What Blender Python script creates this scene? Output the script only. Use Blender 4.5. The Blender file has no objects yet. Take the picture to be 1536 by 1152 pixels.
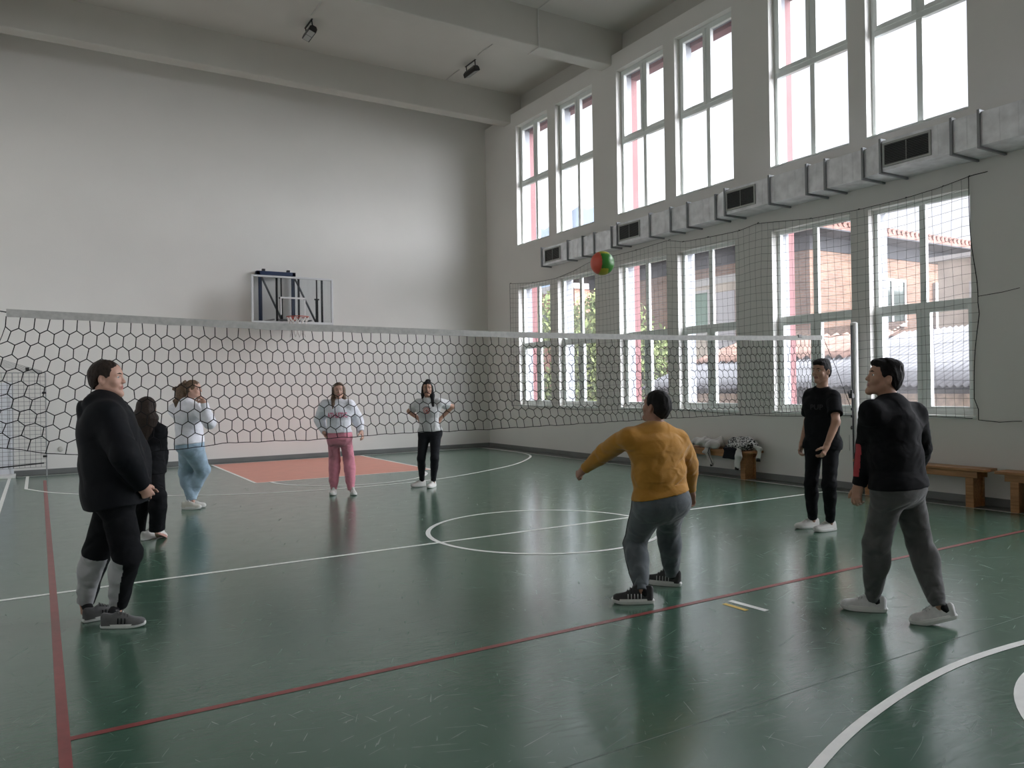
import bpy, bmesh, math, random
import numpy as np
from mathutils import Vector, Matrix
C = bpy.context.scene
COL = C.collection
random.seed(7)
RNG = np.random.default_rng(11)
# ---------------------------------------------------------------- camera
cam_d = bpy.data.cameras.new('camera')
cam_d.sensor_width = 36.0
cam_d.lens = 36.0 * 1164.44 / 1536.0
cam_d.clip_start = 0.05; cam_d.clip_end = 2000
cam = bpy.data.objects.new('camera', cam_d); COL.objects.link(cam)
CR = ((0.85345568, -0.52092218, -0.01592126), (-0.01267167, 0.00979899, -0.9998717), (0.52101136, 0.85354792, 0.00176205))
cam.matrix_world = Matrix(((CR[0][0], -CR[1][0], -CR[2][0], 0), (CR[0][1], -CR[1][1], -CR[2][1], 0),
                           (CR[0][2], -CR[1][2], -CR[2][2], 1.57), (0, 0, 0, 1)))
C.camera = cam
# ---------------------------------------------------------------- sky and light
C.view_settings.view_transform = 'Standard'
C.view_settings.look = 'None'
C.view_settings.exposure = 0.0
C.view_settings.gamma = 1.0
C.view_settings.use_curve_mapping = False
SKY_LOW, SKY_HIGH = 1.28, 20.5
w = bpy.data.worlds.new('overcast_sky'); C.world = w; w.use_nodes = True
nt = w.node_tree; nt.nodes.clear()
def nd(tree, kind, **kw):
    n = tree.nodes.new(kind)
    for k, v in kw.items():
        if k in n.inputs: n.inputs[k].default_value = v
        else: setattr(n, k, v)
    return n
tc = nd(nt, 'ShaderNodeTexCoord'); sx = nd(nt, 'ShaderNodeSeparateXYZ'); nt.links.new(tc.outputs['Generated'], sx.inputs[0])
GLOW_DIR = Vector((0.66, -0.66, 0.36)).normalized()      # assumed sun behind clouds: bright patch added to unseen sky to light the room
dt = nd(nt, 'ShaderNodeVectorMath', operation='DOT_PRODUCT'); dt.inputs[1].default_value = GLOW_DIR
nrm = nd(nt, 'ShaderNodeVectorMath', operation='NORMALIZE'); nt.links.new(tc.outputs['Generated'], nrm.inputs[0]); nt.links.new(nrm.outputs[0], dt.inputs[0])
ramp = nd(nt, 'ShaderNodeMapRange', interpolation_type='SMOOTHSTEP'); nt.links.new(dt.outputs['Value'], ramp.inputs['Value'])
for k, v in (('From Min', 0.40), ('From Max', 0.98), ('To Min', SKY_LOW / SKY_HIGH), ('To Max', 1.0)): ramp.inputs[k].default_value = v
nz = nd(nt, 'ShaderNodeTexNoise', Scale=3.2, Detail=4.0, Roughness=0.55)
mp = nd(nt, 'ShaderNodeMapping'); mp.inputs['Scale'].default_value = (1, 1, 2.6)
nt.links.new(tc.outputs['Generated'], mp.inputs[0]); nt.links.new(mp.outputs[0], nz.inputs['Vector'])
cr2 = nd(nt, 'ShaderNodeValToRGB'); nt.links.new(nz.outputs['Fac'], cr2.inputs[0])
cr2.color_ramp.elements[0].position = 0.38; cr2.color_ramp.elements[0].color = (0.80, 0.81, 0.90, 1)
cr2.color_ramp.elements[1].position = 0.60; cr2.color_ramp.elements[1].color = (1.0, 1.0, 1.03, 1)
mulc = nd(nt, 'ShaderNodeMixRGB', blend_type='MULTIPLY'); mulc.inputs['Fac'].default_value = 1
nt.links.new(ramp.outputs['Result'], mulc.inputs[1]); nt.links.new(cr2.outputs[0], mulc.inputs[2])
bg = nd(nt, 'ShaderNodeBackground'); bg.inputs['Strength'].default_value = SKY_HIGH
wo = nd(nt, 'ShaderNodeOutputWorld')
nt.links.new(mulc.outputs[0], bg.inputs['Color']); nt.links.new(bg.outputs[0], wo.inputs['Surface'])
w.cycles.sampling_method = 'MANUAL'; w.cycles.sample_map_resolution = 512
C.cycles.max_bounces = 12; C.cycles.diffuse_bounces = 8; C.cycles.glossy_bounces = 4
C.cycles.transparent_max_bounces = 16
C.cycles.caustics_reflective = False; C.cycles.caustics_refractive = False
C.cycles.sample_clamp_indirect = 8
def sky_portal(y0, y1, z0, z1):          # a light portal in a window opening (guides sky light, gives none of its own)
    l = bpy.data.lights.new('sky_portal', 'AREA'); l.shape = 'RECTANGLE'; l.size = z1 - z0; l.size_y = y1 - y0
    l.cycles.is_portal = True
    o = bpy.data.objects.new('sky_portal', l); COL.objects.link(o)
    o.location = (10.30, (y0 + y1) / 2, (z0 + z1) / 2); o.rotation_euler = (0, math.radians(90), 0)
# ---------------------------------------------------------------- helpers
def tag(o, label=None, cat=None, group=None, kind=None):
    if label: o['label'] = label
    if cat: o['category'] = cat
    if group: o['group'] = group
    if kind: o['kind'] = kind
    return o
def empty(name, loc, label=None, cat=None, group=None, rz=0.0):
    o = bpy.data.objects.new(name, None); COL.objects.link(o); o.location = loc; o.rotation_euler = (0, 0, rz)
    o.empty_display_size = 0.1
    return tag(o, label, cat, group)
class MB:
    """collects shapes, then links them as ONE mesh object (world coordinates, or the parent's own)"""
    def __init__(s): s.v = []; s.f = []; s.mi = []
    def add(s, vs, fs, mi=0):
        b = len(s.v); s.v += [tuple(map(float, p)) for p in vs]; s.f += [tuple(b + i for i in f) for f in fs]; s.mi += [mi] * len(fs); return s
    def box(s, x0, x1, y0, y1, z0, z1, mi=0):
        return s.add([(x, y, z) for z in (z0, z1) for y in (y0, y1) for x in (x0, x1)],
                     [(0, 2, 3, 1), (4, 5, 7, 6), (0, 1, 5, 4), (2, 6, 7, 3), (0, 4, 6, 2), (1, 3, 7, 5)], mi)
    def bar(s, a, b, wd, th, up=(0, 0, 1), mi=0):
        a = Vector(a); b = Vector(b); d = (b - a).normalized(); u = Vector(up)
        r = d.cross(u)
        if r.length < 1e-4: r = d.cross(Vector((1, 0, 0)))
        r.normalize(); u = r.cross(d).normalized(); r = r * wd / 2; u = u * th / 2
        return s.add([a - r - u, a + r - u, a + r + u, a - r + u, b - r - u, b + r - u, b + r + u, b - r + u],
                     [(3, 2, 1, 0), (4, 5, 6, 7), (0, 1, 5, 4), (1, 2, 6, 5), (2, 3, 7, 6), (3, 0, 4, 7)], mi)
    def tube(s, pts, r, n=8, mi=0, cap=True, closed=False):
        pts = [Vector(p) for p in pts]; N = len(pts); rr = r if hasattr(r, '__len__') else [r] * N
        rings = []; ref = None
        for i, p in enumerate(pts):
            if closed: t = (pts[(i + 1) % N] - pts[i - 1])
            else: t = pts[min(i + 1, N - 1)] - pts[max(i - 1, 0)]
            t.normalize()
            if ref is None:
                ref = Vector((0, 0, 1)) if abs(t.z) < .9 else Vector((1, 0, 0))
            a = (ref - t * ref.dot(t)).normalized(); b = t.cross(a); ref = a
            rings.append([p + (a * math.cos(2 * math.pi * k / n) + b * math.sin(2 * math.pi * k / n)) * rr[i] for k in range(n)])
        vs = [v for g in rings for v in g]; fs = []
        for i in range(N if closed else N - 1):
            j = (i + 1) % N
            for k in range(n): fs.append((i * n + k, i * n + (k + 1) % n, j * n + (k + 1) % n, j * n + k))
        if cap and not closed: fs += [tuple(range(n))[::-1], tuple((N - 1) * n + k for k in range(n))]
        return s.add(vs, fs, mi)
    def lathe(s, prof, n=24, c=(0, 0, 0), mi=0):
        vs = [(c[0] + r * math.cos(2 * math.pi * k / n), c[1] + r * math.sin(2 * math.pi * k / n), c[2] + z) for r, z in prof for k in range(n)]
        fs = [(i * n + k, i * n + (k + 1) % n, (i + 1) * n + (k + 1) % n, (i + 1) * n + k) for i in range(len(prof) - 1) for k in range(n)]
        return s.add(vs, fs, mi)
    def build(s, name, mats, parent=None, smooth=False, bevel=0.0, recalc=True):
        me = bpy.data.meshes.new(name); me.from_pydata(s.v, [], s.f); me.update()
        if not isinstance(mats, (list, tuple)): mats = [mats]
        for m in mats: me.materials.append(m)
        if len(mats) > 1: me.polygons.foreach_set('material_index', s.mi)
        if recalc:
            bm = bmesh.new(); bm.from_mesh(me); bmesh.ops.recalc_face_normals(bm, faces=bm.faces); bm.to_mesh(me); bm.free()
        if smooth: me.polygons.foreach_set('use_smooth', [True] * len(me.polygons))
        o = bpy.data.objects.new(name, me); COL.objects.link(o)
        if parent is not None:
            o.parent = parent
            o.matrix_parent_inverse = parent_inverse(parent)
        if bevel > 0:
            b = o.modifiers.new('bevel', 'BEVEL'); b.width = bevel; b.segments = 2; b.limit_method = 'ANGLE'
        return o
def world_of(p):
    m = p.matrix_basis.copy()
    return m if p.parent is None else world_of(p.parent) @ p.matrix_parent_inverse @ m
def parent_inverse(p): return world_of(p).inverted()
def struct(o): o['kind'] = 'structure'; return o
# ---------------------------------------------------------------- materials
MATS = {}
def mat(name, col, rough=0.6, metal=0.0, spec=0.5, noise=0.0, nscale=8.0, bump=0.0, bscale=60.0, col2=None, alpha=1.0, trans=0.0, detail=4.0, coat=0.0, sheen=0.0):
    if name in MATS: return MATS[name]
    m = bpy.data.materials.new(name); m.use_nodes = True; t = m.node_tree; b = t.nodes['Principled BSDF']
    b.inputs['Base Color'].default_value = (*col, 1); b.inputs['Roughness'].default_value = rough; b.inputs['Metallic'].default_value = metal
    b.inputs['Specular IOR Level'].default_value = spec; b.inputs['Alpha'].default_value = alpha
    b.inputs['Transmission Weight'].default_value = trans; b.inputs['Coat Weight'].default_value = coat; b.inputs['Sheen Weight'].default_value = sheen
    tcn = nd(t, 'ShaderNodeTexCoord')
    if noise > 0 or col2:
        n = nd(t, 'ShaderNodeTexNoise', Scale=nscale, Detail=detail); t.links.new(tcn.outputs['Object'], n.inputs['Vector'])
        r = nd(t, 'ShaderNodeValToRGB'); t.links.new(n.outputs['Fac'], r.inputs[0])
        r.color_ramp.elements[0].position = 0.3; r.color_ramp.elements[1].position = 0.7
        c2 = col2 or tuple(min(1, c * (1 + noise)) for c in col); c1 = col if col2 else tuple(c * (1 - noise) for c in col)
        r.color_ramp.elements[0].color = (*c1, 1); r.color_ramp.elements[1].color = (*c2, 1)
        t.links.new(r.outputs[0], b.inputs['Base Color'])
    if bump > 0:
        n2 = nd(t, 'ShaderNodeTexNoise', Scale=bscale, Detail=3.0); t.links.new(tcn.outputs['Object'], n2.inputs['Vector'])
        bp = nd(t, 'ShaderNodeBump', Strength=bump, Distance=0.01); t.links.new(n2.outputs['Fac'], bp.inputs['Height']); t.links.new(bp.outputs[0], b.inputs['Normal'])
    MATS[name] = m; return m
WALLC = (0.76, 0.75, 0.72)
M_wall = mat('white_plaster', WALLC, 0.85, noise=0.015, nscale=1.3, bump=0.10, bscale=40, spec=0.25)
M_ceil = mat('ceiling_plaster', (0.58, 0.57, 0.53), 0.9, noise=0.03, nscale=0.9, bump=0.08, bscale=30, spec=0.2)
M_base = mat('grey_baseboard_paint', (0.17, 0.18, 0.175), 0.35, noise=0.08, nscale=3)
M_frame = mat('white_pvc', (0.80, 0.84, 0.82), 0.35)
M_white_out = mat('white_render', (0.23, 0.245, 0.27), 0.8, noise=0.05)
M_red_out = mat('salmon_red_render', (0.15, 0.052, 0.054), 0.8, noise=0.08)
M_line = mat('white_court_paint', (0.80, 0.81, 0.78), 0.4, noise=0.06, nscale=12)
M_redline = mat('red_court_paint', (0.235, 0.055, 0.052), 0.35, noise=0.15, nscale=9)
M_yel = mat('yellow_court_paint', (0.65, 0.45, 0.09), 0.4)
M_orange = mat('orange_court_paint', (0.60, 0.235, 0.165), 0.4, noise=0.05, nscale=4)
M_cord = mat('dark_net_cord', (0.014, 0.014, 0.015), 0.9, spec=.1)
M_tape = mat('net_tape_canvas', (0.42, 0.42, 0.40), 0.8, noise=0.12, nscale=25)
M_black = mat('black_plastic', (0.015, 0.015, 0.016), 0.4)
M_galv = mat('galvanised_steel', (0.80, 0.81, 0.83), 0.38, metal=0.5, noise=0.14, nscale=7, bump=0.06, bscale=14)
M_galvd = mat('galvanised_flange', (0.30, 0.31, 0.32), 0.5, metal=0.8)
M_grille = mat('grille_frame_paint', (0.45, 0.46, 0.45), 0.5, metal=0.3)
M_grilled = mat('grille_dark_inside', (0.02, 0.02, 0.022), 0.8)
M_post = mat('white_post_paint', (0.72, 0.72, 0.70), 0.4, noise=0.05, nscale=15)
# glass that lets daylight straight through, with a faint grey film of its own
def glass_mat(name, tint, refl):
    m = bpy.data.materials.new(name); m.use_nodes = True; t = m.node_tree; t.nodes.clear()
    tr = nd(t, 'ShaderNodeBsdfTransparent'); tr.inputs[0].default_value = (*tint, 1)
    gl = nd(t, 'ShaderNodeBsdfGlossy'); gl.inputs['Roughness'].default_value = 0.02
    mx = nd(t, 'ShaderNodeMixShader'); fr = nd(t, 'ShaderNodeFresnel'); fr.inputs['IOR'].default_value = refl
    o = nd(t, 'ShaderNodeOutputMaterial')
    t.links.new(fr.outputs[0], mx.inputs[0]); t.links.new(tr.outputs[0], mx.inputs[1]); t.links.new(gl.outputs[0], mx.inputs[2]); t.links.new(mx.outputs[0], o.inputs[0])
    return m
def dusty_glass(name):
    m = glass_mat(name, (0.96, 0.97, 0.97), 1.25); t = m.node_tree; o = [n for n in t.nodes if n.type == 'OUTPUT_MATERIAL'][0]; src = o.inputs[0].links[0].from_socket
    tl = nd(t, 'ShaderNodeBsdfTranslucent'); tl.inputs[0].default_value = (.8, .8, .82, 1)
    g = nd(t, 'ShaderNodeNewGeometry'); n = nd(t, 'ShaderNodeTexNoise', Scale=2.5, Detail=6.0); mr = nd(t, 'ShaderNodeMapRange'); mr.inputs['To Min'].default_value = .03; mr.inputs['To Max'].default_value = .07
    t.links.new(g.outputs['Position'], n.inputs['Vector']); t.links.new(n.outputs['Fac'], mr.inputs['Value'])
    mx = nd(t, 'ShaderNodeMixShader'); t.links.new(mr.outputs[0], mx.inputs[0]); t.links.new(src, mx.inputs[1]); t.links.new(tl.outputs[0], mx.inputs[2]); t.links.new(mx.outputs[0], o.inputs[0]); return m
M_glass = dusty_glass('window_glass')
M_acryl = glass_mat('backboard_glass', (0.90, 0.92, 0.93), 1.45)
def wood_mat(name, c1, c2):
    m = bpy.data.materials.new(name); m.use_nodes = True; t = m.node_tree; b = t.nodes['Principled BSDF']; b.inputs['Roughness'].default_value = 0.4
    tcn = nd(t, 'ShaderNodeTexCoord'); mpn = nd(t, 'ShaderNodeMapping'); mpn.inputs['Scale'].default_value = (22, 1.6, 22)
    n = nd(t, 'ShaderNodeTexNoise', Scale=2.0, Detail=5.0); r = nd(t, 'ShaderNodeValToRGB')
    r.color_ramp.elements[0].position = .35; r.color_ramp.elements[1].position = .68
    r.color_ramp.elements[0].color = (*c1, 1); r.color_ramp.elements[1].color = (*c2, 1)
    t.links.new(tcn.outputs['Object'], mpn.inputs[0]); t.links.new(mpn.outputs[0], n.inputs['Vector']); t.links.new(n.outputs['Fac'], r.inputs[0]); t.links.new(r.outputs[0], b.inputs['Base Color'])
    return m
M_wood = wood_mat('varnished_pine', (0.30, 0.135, 0.05), (0.46, 0.235, 0.095))
# green sports vinyl: mottled, glossy, scuffed
def floor_mat():
    m = bpy.data.materials.new('green_sports_vinyl'); m.use_nodes = True; t = m.node_tree; b = t.nodes['Principled BSDF']
    tcn = nd(t, 'ShaderNodeTexCoord')
    n = nd(t, 'ShaderNodeTexNoise', Scale=1.1, Detail=6.0, Roughness=0.6); t.links.new(tcn.outputs['Object'], n.inputs['Vector'])
    r = nd(t, 'ShaderNodeValToRGB'); r.color_ramp.elements[0].position = .3; r.color_ramp.elements[1].position = .72
    r.color_ramp.elements[0].color = (0.052, 0.112, 0.076, 1); r.color_ramp.elements[1].color = (0.074, 0.140, 0.102, 1)
    t.links.new(n.outputs['Fac'], r.inputs[0]); t.links.new(r.outputs[0], b.inputs['Base Color'])
    n2 = nd(t, 'ShaderNodeTexNoise', Scale=6.0, Detail=5.0); t.links.new(tcn.outputs['Object'], n2.inputs['Vector'])
    mr = nd(t, 'ShaderNodeMapRange'); mr.inputs['To Min'].default_value = 0.13; mr.inputs['To Max'].default_value = 0.26
    t.links.new(n2.outputs['Fac'], mr.inputs['Value']); t.links.new(mr.outputs[0], b.inputs['Roughness'])
    b.inputs['Specular IOR Level'].default_value = 0.85; b.inputs['Coat Weight'].default_value = 0.15; b.inputs['Coat Roughness'].default_value = 0.13; b.inputs['Coat IOR'].default_value = 1.5
    # scuffs: short pale strokes left by shoes, in three directions
    acc = None
    for ang, sc, thr in ((0.35, (1.8, 30, 1), .70), (1.9, (2.2, 34, 1), .71), (2.75, (1.6, 38, 1), .71), (1.1, (2.6, 30, 1), .70)):
        mps = nd(t, 'ShaderNodeMapping', vector_type='TEXTURE'); mps.inputs['Scale'].default_value = (1 / sc[0], 1 / sc[1], 1); mps.inputs['Rotation'].default_value = (0, 0, ang)
        ns = nd(t, 'ShaderNodeTexNoise', Scale=1.6, Detail=2.0, Roughness=.5, Distortion=.7); th = nd(t, 'ShaderNodeMapRange'); th.inputs['From Min'].default_value = thr - .02; th.inputs['From Max'].default_value = thr + .07
        t.links.new(tcn.outputs['Object'], mps.inputs[0]); t.links.new(mps.outputs[0], ns.inputs['Vector']); t.links.new(ns.outputs['Fac'], th.inputs['Value'])
        if acc is None: acc = th.outputs[0]
        else:
            mxm = nd(t, 'ShaderNodeMath', operation='MAXIMUM'); t.links.new(acc, mxm.inputs[0]); t.links.new(th.outputs[0], mxm.inputs[1]); acc = mxm.outputs[0]
    mcol = nd(t, 'ShaderNodeMixRGB'); mcol.inputs[2].default_value = (0.19, 0.225, 0.20, 1); half = nd(t, 'ShaderNodeMath', operation='MULTIPLY'); half.inputs[1].default_value = .17
    t.links.new(acc, half.inputs[0]); t.links.new(half.outputs[0], mcol.inputs[0]); t.links.new(r.outputs[0], mcol.inputs[1]); t.links.new(mcol.outputs[0], b.inputs['Base Color'])
    addr = nd(t, 'ShaderNodeMath', operation='MULTIPLY_ADD'); addr.inputs[1].default_value = .2; t.links.new(acc, addr.inputs[0]); t.links.new(mr.outputs[0], addr.inputs[2]); t.links.new(addr.outputs[0], b.inputs['Roughness'])
    mpn = nd(t, 'ShaderNodeMapping'); mpn.inputs['Scale'].default_value = (3, 9, 1); mpn.inputs['Rotation'].default_value = (0, 0, 0.5)
    n3 = nd(t, 'ShaderNodeTexNoise', Scale=3.0, Detail=6.0, Roughness=0.65, Distortion=1.2); t.links.new(tcn.outputs['Object'], mpn.inputs[0]); t.links.new(mpn.outputs[0], n3.inputs['Vector'])
    bp = nd(t, 'ShaderNodeBump', Strength=0.10, Distance=0.01); t.links.new(n3.outputs['Fac'], bp.inputs['Height']); t.links.new(bp.outputs[0], b.inputs['Normal'])
    return m
M_floor = floor_mat()
# ================================================================= THE ROOM
XW, YB, YF, XL, ZC = 9.97, 17.48, -4.2, -0.85, 8.72
PAIRS = [(15.97, 14.61, 14.30, 12.94), (12.15, 10.77, 10.48, 9.11), (8.35, 6.95, 6.67, 5.28), (4.54, 3.17, 2.87, 1.49), (0.74, -0.63, -0.93, -2.31)]
ZU, ZL = (4.96, 7.85), (1.10, 3.95)
fl = struct(MB().box(XL - .3, XW + .02, YF - .3, YB + .3, -0.2, 0).build('floor', M_floor))
def strip(pts, wd, m, name, z=0.0015, closed=False):
    pts = [Vector((p[0], p[1], 0)) for p in pts]; N = len(pts); L = []; Rr = []
    for i, p in enumerate(pts):
        t = (pts[(i + 1) % N] - pts[i - 1]) if closed else (pts[min(i + 1, N - 1)] - pts[max(i - 1, 0)])
        t.normalize(); n = Vector((-t.y, t.x, 0)) * wd / 2
        L.append(p + n); Rr.append(p - n)
    vs = [(p.x, p.y, z) for p in L + Rr]; fs = [(i, (i + 1) % N, N + (i + 1) % N, N + i) for i in range(N if closed else N - 1)]
    o = MB().add(vs, fs).build(name, m, fl); return o
def arc(cx, cy, r, a0, a1, n=48): return [(cx + r * math.cos(math.radians(a0 + (a1 - a0) * i / n)), cy + r * math.sin(math.radians(a0 + (a1 - a0) * i / n))) for i in range(n + 1)]
YC, KX = 7.06, 4.72
LW = 0.05
strip([(-0.47, YF + .5), (-0.47, 17.22)], LW, M_line, 'side_line')
strip([(9.63, YF + .5), (9.63, 17.22)], LW, M_line, 'side_line')
strip([(-0.47, 17.22), (9.63, 17.22)], LW, M_line, 'end_line')
strip([(-0.47, YC), (9.63, YC)], LW, M_line, 'centre_line')
strip(arc(4.69, YC, 1.26, 0, 360, 72)[:-1], LW, M_line, 'centre_circle', z=0.0022, closed=True)
def catmull(P, n=8):
    out = []
    for i in range(len(P) - 1):
        p0, p1, p2, p3 = [Vector(P[max(0, min(len(P) - 1, j))]) for j in (i - 1, i, i + 1, i + 2)]
        for k in range(n):
            t = k / n
            out.append(0.5 * ((2 * p1) + (p2 - p0) * t + (2 * p0 - 5 * p1 + 4 * p2 - p3) * t * t + (3 * p1 - p0 - 3 * p2 + p3) * t ** 3))
    return out + [Vector(P[-1])]
TP = [(-.19, 17.2), (-.19, 16.2), (-.19, 15.0)], [(-.19, 15.0), (.16, 14.2), (.75, 13.4), (1.55, 12.68), (2.4, 12.17), (3.4, 11.86), (4.55, 11.74), (5.8, 11.92), (7.05, 12.5), (8.0, 13.1), (8.75, 13.8), (9.3, 14.5), (9.53, 15.2), (9.58, 16.2), (9.58, 17.2)]
mir = lambda P: [(p[0], 2 * YC - p[1]) for p in P]
for P in (TP[0], catmull([Vector((*p, 0)) for p in TP[1]])):
    P = [(p[0], p[1]) for p in P]
    strip(P, LW, M_line, 'three_point_line', z=0.0026)
strip(mir([(p[0], p[1]) for p in catmull([Vector((*p, 0)) for p in TP[1]])]), LW, M_line, 'three_point_line', z=0.0026)
KEY = [(3.09, 17.22), (3.09, 13.35), (6.36, 13.35), (6.36, 17.22)]
MB().add([(x, y, 0.0012) for x, y in KEY], [(0, 1, 2, 3)]).build('orange_key_paint', M_orange, fl)
for a, b in zip(KEY[:-1], KEY[1:]): strip([a, b], LW, M_line, 'key_line', z=0.0026)
strip(arc(KX, 13.38, 1.38, 180, 360), LW, M_line, 'free_throw_arc', z=0.003)
MB().add([(x, 2 * YC - y, 0.0012) for x, y in KEY], [(3, 2, 1, 0)]).build('orange_key_paint', M_orange, fl)
for a, b in zip(mir(KEY)[:-1], mir(KEY)[1:]): strip([a, b], LW, M_line, 'key_line', z=0.0026)
strip(arc(KX, 2 * YC - 13.38, 1.38, 0, 180), LW, M_line, 'free_throw_arc', z=0.003)
strip([(0.08, YF + .5), (0.08, 16.25)], LW, M_redline, 'red_side_line', z=0.0018)
strip([(0.10, 4.06), (9.6, 4.06)], 0.046, M_redline, 'red_attack_line', z=0.002)
strip([(4.215, 3.955), (4.235, 3.64)], LW, M_line, 'white_floor_mark')
strip([(4.125, 3.925), (4.13, 3.72)], 0.042, M_yel, 'yellow_floor_mark')
M_seam = mat('vinyl_seam', (0.13, 0.17, 0.145), 0.4)
for yy in (2.62, 0.82, 3.3 + 1.72):
    if yy != 5.02: strip([(XL, yy), (XW, yy)], 0.006, M_seam, 'vinyl_seam', z=0.0008)
# dark floor margins between side lines and walls
M_margin = mat('grey_floor_margin', (0.085, 0.092, 0.088), 0.3, noise=0.08, nscale=5)
MB().box(9.67, XW, YF, YB, 0, 0.0007).build('floor_margin', M_margin, fl)
MB().box(XL, 9.67, 17.26, YB, 0, 0.0007).build('floor_margin', M_margin, fl)
# ---- walls
def wall_right():
    m = MB(); XO = 10.36
    ys = sorted({YF - .3, YB + .3} | {y for p in PAIRS for y in p}); zs = [-.2, ZL[0], ZL[1], ZU[0], ZU[1], 8.2]
    hole = [(p[1], p[0]) for p in PAIRS] + [(p[3], p[2]) for p in PAIRS]
    for i in range(len(ys) - 1):
        ym = (ys[i] + ys[i + 1]) / 2
        if any(a < ym < b for a, b in hole):
            for z0, z1 in ((-.2, ZL[0]), (ZL[1], ZU[0]), (ZU[1], 8.2)): m.box(XW, XO, ys[i], ys[i + 1], z0, z1)
        else: m.box(XW, XO, ys[i], ys[i + 1], -.2, 8.2)
    struct(MB().box(10.28, XO, YF - .3, YB + .3, 8.2, ZC + .2).build('trim_shaded_ring_beam', M_ceil))  # upper strip takes the darker ceiling colour to paint in the recess shade
    return struct(m.build('wall_right', M_wall))
wall_right()
struct(MB().box(XL - .3, XW + .39, YB, YB + .35, -.2, ZC + .2).build('wall_back', M_wall))
struct(MB().box(XL - .3, XL, YF - .3, YB + .35, -.2, ZC + .2).build('wall_left', M_wall))
struct(MB().box(XL - .3, XW + .39, YF - .35, YF, -.2, ZC + .2).build('wall_front', M_wall))
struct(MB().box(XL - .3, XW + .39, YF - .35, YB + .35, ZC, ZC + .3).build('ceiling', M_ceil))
for i, (ya, yb) in enumerate([(16.20, 16.53), (12.28, 12.62), (8.46, 8.8), (4.64, 4.98), (0.82, 1.16), (-3.0, -2.66)]):
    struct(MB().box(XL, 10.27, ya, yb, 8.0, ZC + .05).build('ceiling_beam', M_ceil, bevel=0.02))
struct(MB().box(XL, XW, YB - .022, YB, 0, 0.10).build('baseboard_back', M_base, bevel=0.004))
struct(MB().box(XW - .022, XW, YF, YB - .022, 0, 0.10).build('baseboard_right', M_base, bevel=0.004))
struct(MB().box(XL, XL + .022, YF, YB - .022, 0, 0.10).build('baseboard_left', M_base))
# exterior face of the gym: white reveals, red pilasters between the pairs, red lintel band
for i in range(len(PAIRS) + 1):
    y1 = YB + .4 if i == 0 else PAIRS[i - 1][3] - 0.06; y0 = PAIRS[i][0] + 0.02 if i < len(PAIRS) else YF - .3
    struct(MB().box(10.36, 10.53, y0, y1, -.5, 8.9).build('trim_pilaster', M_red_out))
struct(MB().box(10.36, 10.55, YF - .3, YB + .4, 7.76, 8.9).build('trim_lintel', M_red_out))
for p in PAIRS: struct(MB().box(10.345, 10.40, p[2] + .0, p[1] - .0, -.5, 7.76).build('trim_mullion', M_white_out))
# ---- windows: frame, transom, sashes, panes, sill
XF0, XF1 = 10.10, 10.17
win_n = [0]
def window(y1, y0, z0, z1, lower):
    win_n[0] += 1; n = win_n[0]
    yc = (y0 + y1) / 2
    zt = 2.545 if lower else 6.43
    f = MB(); fw = 0.055
    f.box(XF0, XF1, y0, y0 + fw, z0, z1).box(XF0, XF1, y1 - fw, y1, z0, z1).box(XF0, XF1, y0 + fw, y1 - fw, z0, z0 + fw).box(XF0, XF1, y0 + fw, y1 - fw, z1 - fw, z1)
    f.box(XF0, XF1, y0 + fw, y1 - fw, zt - .045, zt + .045)
    f.box(XF0 + .004, XF1 - .004, yc - .042, yc + .042, z0 + fw, zt - .045).box(XF0 + .004, XF1 - .004, yc - .042, yc + .042, zt + .045, z1 - fw)
    fr = struct(f.build('window_%d' % n, M_frame, bevel=0.006))
    # the reveal lining on the outside
    o = MB(); o.box(10.18, 10.358, y1 - .012, y1, z0, z1).box(10.18, 10.358, y0, y0 + .012, z0, z1).box(10.18, 10.358, y0, y1, z1 - .012, z1)
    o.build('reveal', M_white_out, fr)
    for (za, zb, opens) in ((z0 + fw, zt - .045, lower), (zt + .045, z1 - fw, not lower)):
        for (ya, yb) in ((y0 + fw, yc - .042), (yc + .042, y1 - fw)):
            s = 0.05 if opens else 0.012; xo = XF0 - .014 if opens else XF0 + .012
            g = fr
            if opens:
                sm = MB(); sm.box(xo, XF1 - .01, ya - .012, ya + s, za - .012, zb + .012).box(xo, XF1 - .01, yb - s, yb + .012, za - .012, zb + .012)
                sm.box(xo, XF1 - .01, ya + s, yb - s, za - .012, za + s).box(xo, XF1 - .01, ya + s, yb - s, zb - s, zb + .012)
                g = sm.build('sash', M_frame, fr, bevel=0.005)
            MB().add([(10.14, ya + s - .005, za + s - .005), (10.14, yb - s + .005, za + s - .005), (10.14, yb - s + .005, zb - s + .005), (10.14, ya + s - .005, zb - s + .005)], [(3, 2, 1, 0)]).build('pane', M_glass, g, recalc=False)
    if lower:
        MB().bar((XF0 - .02, yc - .055, 1.78), (XF0 - .02, yc - .055, 1.90), .016, .02).box(XF0 - .02, XF0 + .0, yc - .07, yc - .04, 1.82, 1.86).build('handle', M_frame, fr)
        MB().box(XW - .02, XF0 + .01, y0 - .04, y1 + .04, z0 - .045, z0 - .002).build('sill', M_frame, fr, bevel=0.006)
    else:
        MB().box(XW - .025, XF0 + .01, y0 - .0, y1 + .0, z0 - .02, z0 + .004).build('sill', M_frame, fr, bevel=0.004)
    MB().box(10.18, 10.42, y0, y1, z0 - .06, z0 - .01).build('outer_sill', M_white_out, fr)
    sky_portal(y0, y1, z0, z1)
for p in PAIRS:
    for a, b in ((p[0], p[1]), (p[2], p[3])):
        window(a, b, ZU[0], ZU[1], False); window(a, b, ZL[0], ZL[1], True)
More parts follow.
